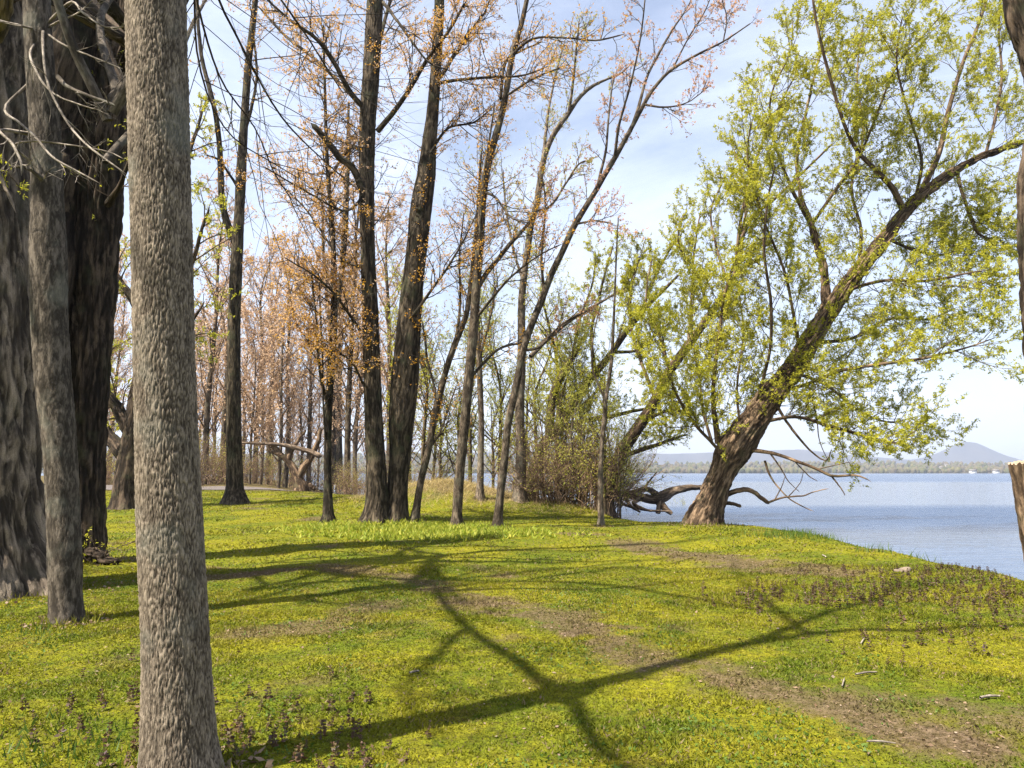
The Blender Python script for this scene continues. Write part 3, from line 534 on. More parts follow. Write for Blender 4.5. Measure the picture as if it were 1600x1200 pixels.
# two thin maples
ms = dict(trunk=(38, .3, 1, 2.6, 48), limb=(16, .2, 1, 1.9, 48), sub=[(6, .5, 45), (4, .5, 42)], kw=mp_k)
build_tree('thin_maple', 'thin mottled brown maple rising just before the twin trunked maple', [(513, 822, 26), (513, 812, 19), (512, 760, 14), (512, 700, 13), (514, 625, 13), (519, 550, 13), (522, 475, 12), (521, 400, 10), (517, 330, 8), (511, 250, 7), (508, 150, 5), (505, 40, 3)], D_of(513, 816), 'maple', 'twig_brown',
           [[(521, 500, 9), (532, 440, 8, .5), (541, 370, 7, 1), (546, 300, 5, 1.4), (550, 210, 4, 1.8)], [(514, 640, 5), (500, 580, 5, -.5), (495, 500, 4, -.8), (488, 420, 3, -1)], [(510, 700, 4), (506, 640, 3, -.3), (504, 540, 3, -.4), (498, 420, 2, -.5)]],
           ms, [('leaf_bud', dict(n=2, ll=.08, lw=.05, droop=.4, spread=.9, clus=2)), ('leaf_orange', dict(n=1, ll=.08, lw=.05, droop=.4, spread=.9, clus=2))], seed=7, sides=20)
build_tree('thin_maple', 'pair of dark slender stems in shade just behind the thin mottled maple', [(531, 768, 20), (531, 755, 13), (530, 700, 11), (529, 625, 11), (531, 540, 10), (534, 460, 9), (536, 380, 8), (541, 280, 6), (545, 160, 4)], D_of(531, 762), 'maple', 'twig_brown',
           [[(523, 757, 9, .4), (522, 700, 8, .4), (520, 600, 7, .5), (512, 480, 6, .6), (505, 380, 5, .8), (500, 280, 3, 1)], [(533, 500, 6), (550, 420, 5), (560, 330, 4), (566, 250, 3)]],
           ms, ('leaf_bud', dict(n=2, ll=.09, lw=.06, droop=.3, spread=.9, clus=2)), seed=8, sides=14)
# twin trunked maple in the middle
D9 = D_of(596, 815)
lead = [[(616, 822, 46, .25), (618, 790, 36, .25), (621, 737, 31, .25), (625, 680, 36, .25), (630, 625, 43, .25), (638, 512, 38, .25), (648, 420, 32, .25), (656, 350, 34, .25), (663, 300, 32, .25), (673, 220, 22, .25), (681, 140, 17, .25), (687, 60, 16, .25), (690, 0, 15, .25), (696, -100, 13, .25), (702, -260, 8, .25)],
        [(655, 330, 18, .1), (661, 280, 14, .05), (665, 240, 9, .02)],
        [(577, 330, 12), (554, 268, 11, -.3), (530, 245, 11, -.6), (505, 210, 10, -.9), (486, 192, 9, -1)], [(574, 175, 9), (545, 140, 8, -.5), (520, 95, 7, -1), (495, 60, 6, -1.4), (453, 30, 4, -2), (400, -20, 3, -2.5)],
        [(573, 172, 8), (550, 150, 6, .6), (500, 100, 5, 1.3), (440, 50, 4, 2), (400, 8, 3, 2.5)], [(590, 205, 9), (615, 175, 8, -.4), (640, 140, 7, -.8), (668, 95, 6, -1.2), (700, 50, 5, -1.6), (730, 0, 4, -2)],
        [(578, 250, 8), (550, 230, 6, .8), (520, 270, 4, 1.2), (512, 275, 3, 1.3)], [(688, 120, 7), (720, 70, 6, .6), (745, 35, 4, 1), (762, 15, 3, 1.3)], [(683, 130, 6), (720, 125, 5, -.6), (770, 122, 4, -1.2), (815, 120, 3, -1.6), (860, 105, 2, -2)],
        [(586, 100, 7), (600, 40, 6, 1), (620, -30, 5, 1.6), (640, -120, 3, 2)], [(595, 0, 6), (612, 20, 5, -.5), (640, 60, 4, -1), (668, 95, 3, -1.4), (705, 110, 2, -1.8)], [(572, 300, 6), (540, 330, 4, -.6), (480, 300, 3, -1.2), (410, 258, 2, -1.8)],
        [(640, 500, 5), (690, 430, 4, -.5), (720, 380, 3, -.9), (745, 330, 2, -1.2)], [(565, 520, 5), (530, 470, 4, -.8), (490, 430, 3, -1.4), (440, 400, 2, -2)], [(574, 420, 6), (530, 400, 4, .8), (480, 330, 3, 1.5), (430, 280, 2, 2)],
        [(672, 240, 5), (700, 200, 4, .4), (740, 190, 3, .8), (775, 160, 2, 1)], [(568, 600, 4), (545, 560, 3, -.7), (505, 545, 2, -1.2)], [(590, 815, 14, -.1), (575, 818, 12, -.3), (560, 822, 9, -.5), (545, 829, 5, -.6)]]
build_tree('twin_maple', 'large dark maple with two trunks from one base and orange spring flowers', [(586, 825, 58), (587, 808, 46), (589, 780, 38), (586, 700, 33), (582, 600, 30), (579, 500, 28), (575, 400, 25), (573, 300, 26), (574, 200, 28), (581, 100, 29), (586, 0, 28), (590, -120, 24), (600, -300, 14)],
           D9, 'maple', 'twig_dark', lead, dict(trunk=(44, .28, .98, 2.1, 60), limb=(19, .2, 1, 1.9, 50), sub=[(5, .5, 45), (4, .55, 42)], kw=dict(up=.05, jit=.16, rcap=.018, rmin=.0035)), [('leaf_orange', dict(n=2, ll=.055, lw=.04, droop=.5, spread=.9, clus=2, off=.03)), ('leaf_bud', dict(n=1, ll=.055, lw=.04, droop=.5, spread=.9, clus=2, off=.03))], bare=(1, 2, 17), hero=(220, 84, dict(freq=18, stretch=.2, amp=.032, flare=.34, fh=.4, lobes=5, lump=.03)), seed=9)
# slender trees right of it
sl = dict(trunk=(26, .35, 1, 1.9, 50), limb=(13, .2, 1, 1.4, 48), sub=[(5, .55, 45), (4, .55, 42)], kw=dict(up=.06, jit=.16, rcap=.016, rmin=.0032))
few = lambda m_, n_=1: (m_, dict(n=n_, ll=.06, lw=.04, droop=.3, spread=.9, clus=2))
build_tree('leaning_sapling', 'thin grey sapling leaning away from the foot of the twin trunked maple', [(647, 818, 18), (649, 805, 13), (657, 755, 12), (670, 700, 12), (681, 640, 12), (699, 572, 11), (712, 535, 11), (724, 505, 10), (731, 480, 9), (738, 420, 7), (746, 330, 5), (752, 240, 3)], D_of(648, 813), 'grey', 'twig_brown',
           [[(683, 635, 5), (678, 600, 4), (668, 560, 3), (660, 500, 2)], [(712, 535, 5), (720, 470, 4, .5), (718, 400, 3, .8), (725, 330, 2, 1)], [(668, 705, 4), (690, 670, 3), (715, 600, 2)]], sl, few('leaf_orange'), seed=10, sides=14)
build_tree('curved_maple', 'slender grey maple with a slightly curved trunk reaching up bare into the sky', [(714, 828, 26), (714, 812, 18), (716, 770, 17), (719, 730, 17), (726, 662, 17), (733, 587, 17), (740, 512, 17), (745, 437, 15), (750, 380, 14), (755, 305, 13), (764, 250, 13), (778, 200, 12), (788, 160, 11), (800, 90, 10), (814, 40, 9), (823, 0, 8), (838, -80, 6), (845, -200, 3)], D_of(714, 823), 'grey', 'twig_dark',
           [[(746, 450, 9), (762, 425, 8, .3), (790, 390, 7, .6), (812, 365, 6, .9), (835, 335, 4, 1.2), (850, 280, 3, 1.5)], [(796, 90, 5), (830, 62, 4, -.3), (880, 60, 3, -.6), (930, 65, 3, -.9), (975, 55, 2, -1.2)], [(782, 155, 5), (790, 100, 4, .3), (815, 80, 3, .5), (850, 65, 2, .8)],
            [(748, 410, 6), (752, 330, 4, -.4), (758, 260, 4, -.6), (775, 150, 2, -.8)], [(757, 300, 5), (775, 310, 4, -.5), (800, 340, 3, -1), (835, 350, 2, -1.4)], [(790, 150, 4), (840, 120, 3, -.5), (890, 100, 2, -1)], [(742, 500, 5), (790, 440, 4, -.6), (840, 400, 3, -1), (880, 380, 2, -1.3)], [(735, 590, 5), (780, 545, 4, .4), (830, 535, 3, .8)]],
           sl, few('leaf_orange'), hero=(150, 36, dict(freq=26, stretch=.3, amp=.01, flare=.35, fh=.35, lobes=4, lump=.03)), seed=11)
build_tree('pale_tree', 'thin straight tan trunk half hidden behind the curved grey maple on the mound', [(750, 786, 18), (750, 772, 13), (751, 720, 11), (752, 662, 10), (750, 600, 10), (749, 569, 9), (746, 500, 9), (745, 430, 7), (748, 340, 5), (750, 250, 3)], D_of(750, 780), 'pale', 'twig_brown', [[(749, 560, 5), (765, 500, 4), (775, 440, 3)]], sl, few('leaf_pale', 2), seed=12)
D13 = D_of(778, 824)
build_tree('red_maple', 'slim trunk sweeping up to a high crown of pink leaves against open sky', [(777, 829, 21), (778, 815, 15), (782, 770, 14), (787, 730, 14), (794, 662, 13), (805, 610, 13), (817, 550, 12), (829, 512, 12), (847, 467, 12), (863, 425, 11), (878, 395, 11), (895, 357, 11), (914, 325, 10), (932, 296, 9), (948, 268, 9), (960, 248, 9), (985, 203, 8), (1005, 165, 7), (1020, 140, 6), (1048, 110, 5), (1090, 85, 4), (1130, 65, 3), (1172, 37, 2)], D13, 'grey', 'twig_dark',
           [[(985, 205, 6), (998, 165, 5, .3), (1010, 120, 4, .6), (1030, 80, 4, .9), (1050, 45, 3, 1.2), (1078, 0, 2, 1.5), (1085, -50, 2, 1.6)], [(1005, 163, 4), (1040, 168, 3, -.3), (1075, 160, 2, -.6), (1110, 135, 1.5, -.9)], [(960, 250, 5), (968, 190, 4, -.4), (985, 130, 3, -.8), (1000, 60, 2.5, -1.1), (1010, -20, 2, -1.4)],
            [(932, 296, 5), (945, 240, 4, .5), (950, 180, 3, .9), (958, 110, 2, 1.3)], [(900, 350, 4), (930, 345, 3, -.5), (960, 350, 2, -.9)], [(1050, 110, 3), (1075, 60, 2.5, .4), (1100, 20, 2, .7), (1120, -30, 1.5, 1)], [(1130, 66, 2.5), (1135, 30, 2, .3), (1128, 0, 1.5, .5)], [(818, 548, 5), (845, 540, 4), (880, 505, 3, .5), (930, 480, 2, .9)], [(850, 460, 5), (846, 400, 4), (852, 330, 3), (848, 270, 2)]],
           dict(trunk=(14, .5, 1, 1.2, 48), limb=(11, .2, 1, 1.0, 45), sub=[(5, .55, 42), (4, .5, 40)], kw=dict(up=.08, jit=.14, rcap=.012, lt=.2)), ('leaf_pink', dict(n=2, ll=.055, lw=.04, droop=.3, spread=.9, clus=2)), seed=13, sides=18, Kt=80)
build_tree('tan_maple', 'taller tan trunk behind the slim pink crowned maple, bending over near the top', [(812, 788, 26), (812, 776, 21), (813, 740, 19), (814, 700, 17), (812, 640, 16), (815, 561, 15), (815, 475, 13), (819, 430, 12), (823, 400, 11), (830, 350, 11), (838, 320, 11), (844, 280, 10), (852, 240, 10), (868, 205, 9), (887, 179, 8), (903, 155, 7), (922, 137, 6), (945, 125, 4), (970, 115, 3), (990, 95, 2)], D_of(812, 782), 'pale', 'twig_brown',
           [[(845, 270, 6), (852, 220, 5, .3), (858, 170, 4, .6), (870, 110, 3, .9), (885, 60, 2, 1.2)], [(888, 178, 5), (895, 130, 4, -.4), (900, 80, 3, -.8), (905, 30, 2, -1.1)], [(818, 440, 5), (800, 380, 4, .5), (790, 320, 3, .9), (785, 260, 2, 1.2)], [(829, 557, 8, 0), (850, 535, 8, .4), (885, 505, 7, .8), (915, 488, 6, 1.1), (940, 474, 4, 1.5), (980, 450, 3, 2)], [(835, 330, 5), (860, 320, 4, -.5), (900, 260, 3, -1), (920, 250, 2, -1.2)]],
           sl, [few('leaf_pale', 2), few('leaf_pink', 1)], seed=14, sides=18)
D15 = 32.5
ws = dict(trunk=(18, .25, 1, 2.2, 50), limb=(15, .15, 1, 1.5, 45), sub=[(6, .55, 38), (3, .55, 35)], kw=dict(up=.12, jit=.13, rcap=.014))
wlf = ('leaf_willow', dict(n=16, ll=.095, lw=.034, droop=.1, spread=.6))
build_tree('leaning_willow', 'mossy dark willow leaning over the brushwood with its forked bare limbs', [(826, 790, 26), (829, 760, 20), (838, 720, 18), (849, 695, 17), (862, 678, 16), (879, 655, 16), (896, 629, 15), (912, 607, 14), (926, 587, 14), (952, 557, 12), (970, 530, 11), (986, 509, 10), (1010, 480, 8), (1035, 455, 6), (1060, 430, 4)], D15, 'mossy', 'twig_brown',
           [[(858, 690, 15), (858, 650, 14), (863, 620, 13), (872, 600, 12), (884, 580, 11), (893, 565, 9), (908, 546, 7)], [(880, 655, 6), (905, 640, 5), (930, 615, 4), (942, 600, 3)], [(862, 680, 9), (900, 660, 8, .5), (950, 650, 7, 1), (1000, 640, 5, 1.5), (1040, 630, 3, 2)], [(930, 585, 7), (925, 520, 5, .5), (940, 450, 4, 1), (960, 380, 2, 1.5)], [(985, 510, 6), (985, 450, 4, -.5), (1000, 400, 3, -1)], [(958, 550, 6), (1000, 545, 4, .8), (1050, 500, 3, 1.5)], [(893, 565, 5), (905, 500, 4, .6), (925, 440, 3, 1), (930, 390, 2, 1.4)], [(1000, 490, 5, .5), (1030, 420, 4, 1), (1060, 370, 3, 1.4)]],
           ws, wlf, seed=15, sides=14)
D16 = D_of(948, 806)+1.5
build_tree('leaning_willow', 'tan barked willow leaning out to the lake just left of the big pollard', [(945, 790, 30), (952, 760, 25), (963, 728, 23), (975, 700, 23), (989, 680, 21), (1001, 662, 20), (1024, 625, 18), (1046, 580, 17), (1076, 539, 15), (1095, 512, 14), (1112, 488, 13), (1128, 465, 12), (1140, 449, 10), (1152, 415, 8), (1161, 367, 7), (1180, 335, 6), (1210, 311, 5), (1262, 262, 4), (1300, 225, 3)], D16, 'willow', 'twig_brown',
           [[(1150, 420, 6), (1155, 360, 5), (1165, 310, 5), (1180, 255, 4), (1195, 210, 3), (1212, 175, 3), (1247, 105, 2)], [(1160, 370, 5), (1166, 300, 3, .5), (1145, 230, 2, .8)], [(1076, 540, 6), (1080, 470, 4, .6), (1085, 400, 3, 1), (1095, 330, 2, 1.3)], [(1024, 625, 7), (1000, 560, 5, .5), (985, 500, 4, .9), (990, 430, 2, 1.3)], [(1000, 665, 6), (1040, 640, 5, .6), (1080, 640, 3, 1)], [(1110, 490, 6), (1090, 430, 4, -.4), (1060, 380, 3, -.8), (1070, 330, 2, -1)], [(1046, 582, 5), (1030, 520, 4), (1010, 470, 3), (1020, 400, 2)], [(1140, 450, 5), (1120, 390, 4, .5), (1110, 330, 3, 1), (1130, 280, 2, 1.3)], [(970, 712, 8), (1010, 700, 7, .6), (1040, 690, 5, 1), (1075, 680, 3, 1.4)]],
           ws, wlf, seed=16, sides=16)
build_tree('pale_sapling', 'very thin pale sapling before the brushwood, left of the lake inlet', [(939, 826, 14), (939, 815, 10), (938, 760, 9), (940, 700, 8), (944, 660, 8), (947, 625, 7), (952, 590, 6), (956, 557, 6), (960, 475, 4), (963, 400, 3), (966, 340, 2)], D_of(939, 822), 'pale', 'twig_brown', [[(947, 628, 4), (935, 600, 3), (925, 570, 3), (928, 520, 2), (940, 470, 1.6)], [(956, 557, 3), (975, 500, 2, .4), (992, 430, 1.6, .8), (1010, 370, 1.2, 1)]],
           dict(trunk=(16, .35, 1, 1.0, 45), limb=(5, .3, 1, .7, 45), sub=[(3, .5, 40)], kw=dict(up=.1, rcap=.006)), few('leaf_pale', 1), seed=17, sides=10)
# the great pollard willow on the bank
D18 = 22.4
L18 = [[(1437, 306, 18), (1455, 270, 16, .3), (1470, 230, 14, .6), (1480, 180, 12, .8), (1500, 110, 10, 1), (1520, 60, 8, 1.2), (1540, 0, 6, 1.5), (1550, -60, 4, 1.8)],
       [(1412, 330, 16), (1395, 295, 15, -.3), (1370, 268, 12, -.6), (1340, 235, 10, -.9), (1320, 190, 9, -1.2), (1300, 120, 7, -1.5), (1285, 60, 6, -1.8), (1275, 0, 5, -2), (1270, -60, 3, -2.2)],
       [(1292, 485, 28), (1288, 430, 20, .4), (1278, 390, 18, .7), (1266, 350, 15, 1), (1250, 300, 10, 1.4), (1245, 240, 8, 1.7), (1260, 170, 6, 2), (1280, 90, 5, 2.4), (1290, 20, 3, 2.8)],
       [(1268, 352, 9, 1), (1290, 320, 8, .6), (1310, 290, 7, .2), (1340, 250, 6, -.2), (1365, 190, 5, -.5), (1400, 100, 4, -.8), (1440, 55, 3, -1), (1490, 0, 2, -1.2)],
       [(1122, 692, 17), (1118, 665, 15, -.2), (1115, 640, 13, -.3), (1114, 600, 11, -.4), (1119, 560, 10, -.5), (1125, 510, 8, -.6), (1132, 460, 6, -.7), (1150, 400, 5, -.8), (1160, 340, 3, -.9)],
       [(1120, 700, 8), (1085, 660, 7, -.6), (1060, 620, 6, -1), (1046, 580, 4, -1.3), (1035, 520, 3, -1.5)], [(1112, 690, 7), (1098, 640, 6, .5), (1092, 590, 5, .9), (1080, 520, 4, 1.2), (1085, 440, 2, 1.6)],
       [(1165, 700, 14), (1180, 704, 11, -.3), (1205, 708, 9, -.6), (1237, 718, 8, -1), (1275, 733, 6, -1.4), (1300, 745, 6, -1.7), (1340, 745, 4, -2), (1362, 755, 2, -2.2)], [(1300, 745, 4, -1.7), (1312, 760, 3, -1.8), (1322, 775, 2, -1.9)],
       [(1138, 772, 14), (1152, 766, 13, -.2), (1174, 765, 12, -.4), (1190, 776, 11, -.6), (1203, 786, 10, -.7)], [(1204, 709, 4, -.6), (1222, 735, 3, -.7), (1232, 752, 2, -.8), (1250, 770, 1.4, -.9)], [(1240, 719, 3, -1), (1262, 742, 2.4, -1.2), (1278, 752, 1.6, -1.3)], [(1210, 782, 3, -.8), (1222, 760, 2, -.9), (1228, 742, 1.3, -1)], [(1232, 776, 2.4, -1), (1250, 755, 1.8, -1.1), (1256, 735, 1.2, -1.2)], [(1275, 734, 3, -1.4), (1300, 728, 2.2, -1.6), (1330, 722, 1.4, -1.8)], [(1262, 600, 4, -.6), (1275, 650, 3, -.7), (1280, 690, 2, -.8), (1295, 725, 1.3, -.9)], [(1201, 785, 5, -.7), (1220, 778, 4, -.9), (1240, 775, 3.4, -1.1), (1256, 774, 3, -1.2), (1270, 768, 2.4, -1.3), (1296, 762, 1.6, -1.5)], [(1195, 720, 5, -.3), (1205, 745, 4, -.5), (1230, 775, 3, -.8), (1250, 788, 2.5, -1), (1272, 798, 1.6, -1.2)], [(1130, 785, 11), (1145, 788, 9, -.3), (1157, 793, 7, -.5)],
       [(1215, 612, 10), (1260, 600, 9, -.6), (1310, 580, 8, -1.1), (1370, 570, 7, -1.6), (1440, 560, 6, -2), (1500, 545, 4, -2.4), (1560, 525, 2, -2.8)], [(1180, 662, 9), (1240, 652, 8, -.7), (1300, 668, 7, -1.2), (1345, 680, 6, -1.7), (1385, 690, 4, -2), (1415, 696, 2, -2.3)],
       [(1320, 455, 10), (1380, 440, 8, -.7), (1450, 440, 6, -1.3), (1510, 430, 4, -1.8), (1545, 425, 2, -2)], [(1495, 270, 9), (1505, 310, 8, -.2), (1520, 350, 7, -.4), (1530, 368, 5, -.5), (1562, 382, 3, -.7)], [(1175, 645, 10), (1200, 560, 8, -.9), (1205, 480, 7, -1.5), (1195, 400, 6, -1.9), (1200, 320, 5, -2.2), (1215, 250, 3, -2.5)],
       [(1250, 552, 10), (1240, 490, 8, -.8), (1225, 420, 6, -1.3), (1190, 330, 5, -1.7), (1170, 250, 4, -2), (1180, 180, 3, -2.2)], [(1340, 425, 10), (1345, 360, 8, .6), (1330, 290, 6, 1), (1350, 210, 5, 1.3), (1340, 120, 4, 1.6), (1350, 30, 3, 2)], [(1385, 372, 8), (1430, 390, 6, .6), (1480, 395, 5, 1), (1530, 365, 3, 1.4)],
       [(1540, 242, 8), (1556, 180, 6, .5), (1565, 120, 5, .9), (1560, 50, 4, 1.2), (1565, -30, 3, 1.5)], [(1237, 582, 9), (1290, 600, 7, .7), (1340, 640, 5, 1.2), (1390, 660, 4, 1.7), (1440, 650, 2, 2)], [(1267, 535, 10), (1330, 530, 8, .9), (1390, 500, 6, 1.5), (1450, 500, 4, 2), (1500, 480, 2, 2.4)], [(1160, 690, 7), (1150, 610, 5, 1), (1160, 520, 4, 1.6), (1150, 440, 3, 2)],
       [(1266, 350, 9, 1), (1240, 300, 7, .6), (1210, 220, 5, .3), (1205, 150, 4, 0), (1235, 80, 3, -.3), (1240, 20, 2, -.5)], [(1430, 312, 8), (1440, 250, 6, -.8), (1420, 180, 5, -1.3), (1400, 100, 4, -1.7), (1410, 20, 3, -2)], [(1205, 618, 8), (1230, 660, 6, -.5), (1262, 700, 4, -.8), (1290, 720, 3, -1), (1300, 700, 2, -1.2)]]
L18 = [[(p[0], p[1], p[2]*(.62 if p[2] > 7 else .75), *p[3:]) for p in l] for l in L18]
build_tree('pollard_willow', 'massive willow leaning out over the water with a wide crown of fresh leaves', [(1098, 836, 84), (1100, 812, 70), (1110, 785, 54), (1122, 755, 46), (1134, 728, 48), (1146, 703, 60), (1166, 675, 58), (1198, 628, 46), (1237, 580, 40), (1267, 531, 36), (1300, 480, 32), (1340, 425, 28), (1385, 370, 25), (1415, 330, 22), (1440, 305, 22), (1490, 268, 16), (1540, 242, 13), (1600, 222, 10), (1670, 195, 5)],
           D18, 'willow', 'twig_brown', L18, dict(trunk=(54, .2, 1, 2.4, 60), limb=(24, .08, 1, 1.9, 48), sub=[(7, .55, 38), (4, .55, 34)], kw=dict(up=.06, jit=.14, rcap=.013, lt=.2)), ('leaf_willow', dict(n=19, ll=.085, lw=.030, droop=.1, spread=.6)),
           bare=(7, 8, 9, 10, 11, 12, 13, 14, 15, 16, 17, 18, 33), hero=(260, 120, dict(freq=12, stretch=.16, amp=.085, flare=.10, fh=.4, lobes=5, sharp=1.2, lump=.07)), seed=18)
# trunk and cut stub at the edge of the picture
D19 = D_of(1655, 935); right_t = [(q_[0]+11, *q_[1:]) for q_ in [(1660, 945, 110), (1655, 900, 92), (1650, 800, 84), (1644, 700, 80), (1640, 600, 78), (1634, 520, 78), (1628, 430, 76), (1624, 330, 76), (1626, 270, 76), (1640, 190, 76), (1640, 120, 80), (1622, 50, 82), (1606, 0, 80), (1590, -80, 76), (1570, -220, 60)]]
t19, _, _ = build_tree('edge_willow', 'dark rough trunk at the edge of the lake bank, bowed, with a sawn off stub', right_t, D19, 'darkwillow', 'twig_brown', [[(1575, -200, 30), (1560, -330, 24), (1530, -460, 14)]], None, None, hero=(220, 120, dict(freq=12, stretch=.2, amp=.05, flare=.15, fh=.4, lobes=5, lump=.06)), seed=19)
A = trace([(1652, 935, 78), (1640, 880, 66), (1626, 820, 58), (1612, 760, 50), (1603, 722, 48)], D19-.35, 70)
V, q, bkc, cav = tubes(A[None, :, :3], A[None, :, 3], 70, None, bark_disp(12, .2, .03, .05, .3, 4, 1.3, .05))
V[-70:, 2] += .012*np.sin(np.arange(70)*1.7)+.02*rng.random(70)-.01; V[-140:-70] += (V[-70:]-V[-140:-70])*.2
stub = obj('stub', mesh('stub', V, q, mat=M['willow'], attrs={'bk': bkc, 'cav': cav}), t19, label='sawn off leaning stub with a flat pale top')
ring = V[-70:]; cen = ring.mean(0); obj('cut_face', mesh('cut_face', np.vstack([ring+[0, 0, .004], cen+[0, 0, .012]]), tris=[(k, (k+1) % 70, 70) for k in range(70)], mat=M['cut_wood'], smooth=False), stub)

# ------------------------------------------------------------------ grove behind: one tree of each kind, then copies
def proto(seed, h, r0, leaf, style, bk, tw, forks=2, lean=.5):
    r = np.random.default_rng(seed); P = np.array([(0, 0, -.3, r0*1.15), (r.normal()*.1*lean, r.normal()*.1*lean, h*.25, r0), (r.normal()*.35*lean, r.normal()*.35*lean, h*.55, r0*.68), (r.normal()*.7*lean, r.normal()*.7*lean, h*.8, r0*.4), (r.normal()*lean, r.normal()*lean, h, r0*.12)])
    T = spline(P, 40); V, q, b_, _ = tubes(T[None, :, :3], T[None, :, 3], 9, r); out = [('trunk', mesh('grove_trunk', V, q, mat=M[bk], attrs={'bk': b_}), None)]
    C, CR, ln = spawn(T[None, :, :3], T[None, :, 3], r, style[0], style[1], .99, style[2], 40, K=7, jit=.12, up=style[4], rk=.5, lt=.55, rcap=.05, rmin=.006); tw_ = [(C, CR, 4)]
    for n_, fr in style[3]:
        C, CR, ln = spawn(C, CR, r, n_, .15, 1, (ln*fr)[:, None], 42, K=3 if fr > .45 or n_ > 5 else 2, jit=.14, up=style[4], rk=.6, lt=.3, rcap=.012, rmin=.006); tw_.append((C, CR, 3))
    V, q, b_ = merge([tubes(a, b2, s_, r)[:3] for a, b2, s_ in tw_]); out.append(('twigs', mesh('grove_twigs', V, q, mat=M[tw], attrs={'bk': b_}), 'stuff'))
    if leaf:
        V, q = leaves(C, r, **leaf[1]); out.append(('foliage', mesh('grove_leaves', V, tris=q, mat=M[leaf[0]], smooth=False), 'stuff'))
    return out
bud = ('leaf_bud', dict(n=3, ll=.16, lw=.09, droop=.2, spread=.9))
PR = [proto(101, 18, .17, bud, (40, .16, 4.6, [(7, .45), (5, .5)], .12), 'grey', 'twig_pink'), proto(102, 15.5, .13, bud, (38, .14, 4.2, [(7, .45), (5, .5)], .16), 'pale', 'twig_pink'),
      proto(103, 19, .19, bud, (40, .2, 4.8, [(7, .45), (5, .5)], .10), 'grey', 'twig_tan'), proto(104, 13, .10, bud, (34, .12, 3.4, [(7, .5), (5, .5)], .14), 'pale', 'twig_tan')]
GR = [proto(111, 11, .10, ('leaf_willow', dict(n=4, ll=.12, lw=.045, droop=.1, spread=.8)), (30, .15, 3.6, [(6, .5), (4, .5)], .08), 'mossy', 'twig_brown'), proto(112, 8, .075, ('leaf_pale', dict(n=5, ll=.12, lw=.045, droop=.1, spread=.8)), (26, .12, 3.0, [(6, .5), (4, .5)], .08), 'grey', 'twig_brown')]
def place(pr, name, x, y, z, rot, sc, label, cat, group):
    t = thing(name, (x, y, z), label, cat, group); t.rotation_euler = (0, 0, rot); t.scale = (sc, sc, sc)
    for nm, me, kd in pr:
        o = bpy.data.objects.new(nm, me); COL.objects.link(o); o.parent = t
        if kd: o['kind'] = kd
rg = np.random.default_rng(5)
grove = [(322, 47), (334, 58), (346, 52), (391, 50), (399, 60), (408, 56), (419, 66), (436, 48), (446, 55), (470, 62), (483, 58), (497, 70), (545, 56), (556, 50), (640, 58, ), (455, 78), (378, 74), (310, 66), (352, 80), (425, 86), (520, 76), (590, 66), (610, 54), (148, 50), (156, 62), (140, 70), (170, 78), (250, 60), (280, 72), (230, 82), (300, 88)]
for k, (px, D) in enumerate(grove):
    p, _ = at(px, 738, D); x, y = p[0], p[1]
    sd_ = float(shore_dist(np.array([x]), np.array([y]))[0])
    if sd_ < .6: y = D*.82; x = (px-800)/F*y
    gap = ('between the dark leaning willow and the grey ash' if px < 215 else 'hidden behind the grey ash' if px < 312 else 'between the grey ash and the brown trunk' if px < 362 else 'just right of the brown trunk' if px < 412 else 'above the pale bough' if px < 500 else 'between the thin maples and the twin maple' if px < 600 else 'right of the twin maple')
    place(PR[k % 4], 'grove_tree', x, y, gz(x, y), rg.uniform(0, 6.28), rg.uniform(.85, 1.1), ('tall grey', 'pale slim', 'tall tan twigged', 'small tan twigged')[k % 4]+' bare grove tree '+gap, 'tree', 'bare grove trees beyond the lawn')
for k, (px, D) in enumerate([(660, 37), (690, 39), (735, 36.5), (770, 36), (870, 33.8), (905, 32.5), (620, 42), (955, 29.5), (840, 34.8), (715, 38), (780, 38), (820, 38), (676, 45), (850, 30.5), (880, 31.2), (915, 29.8), (945, 28.3), (968, 27.4), (930, 31), (895, 29.5)]):
    p, _ = at(px, 738, D); place(GR[k % 2], 'shore_tree', p[0], p[1], gz(p[0], p[1]), rg.uniform(0, 6.28), rg.uniform(.8, 1.15)*(.62 if D < 32 else 1), ('yellow green' if k % 2 == 0 else 'pale green')+' leafing tree '+('seen right of the twin maple' if px < 700 else 'behind the curved maple and the mound' if px < 800 else 'behind the brushwood' if px < 1000 else 'beside the massive leaning willow'), 'tree', 'small leafing trees along the shore')
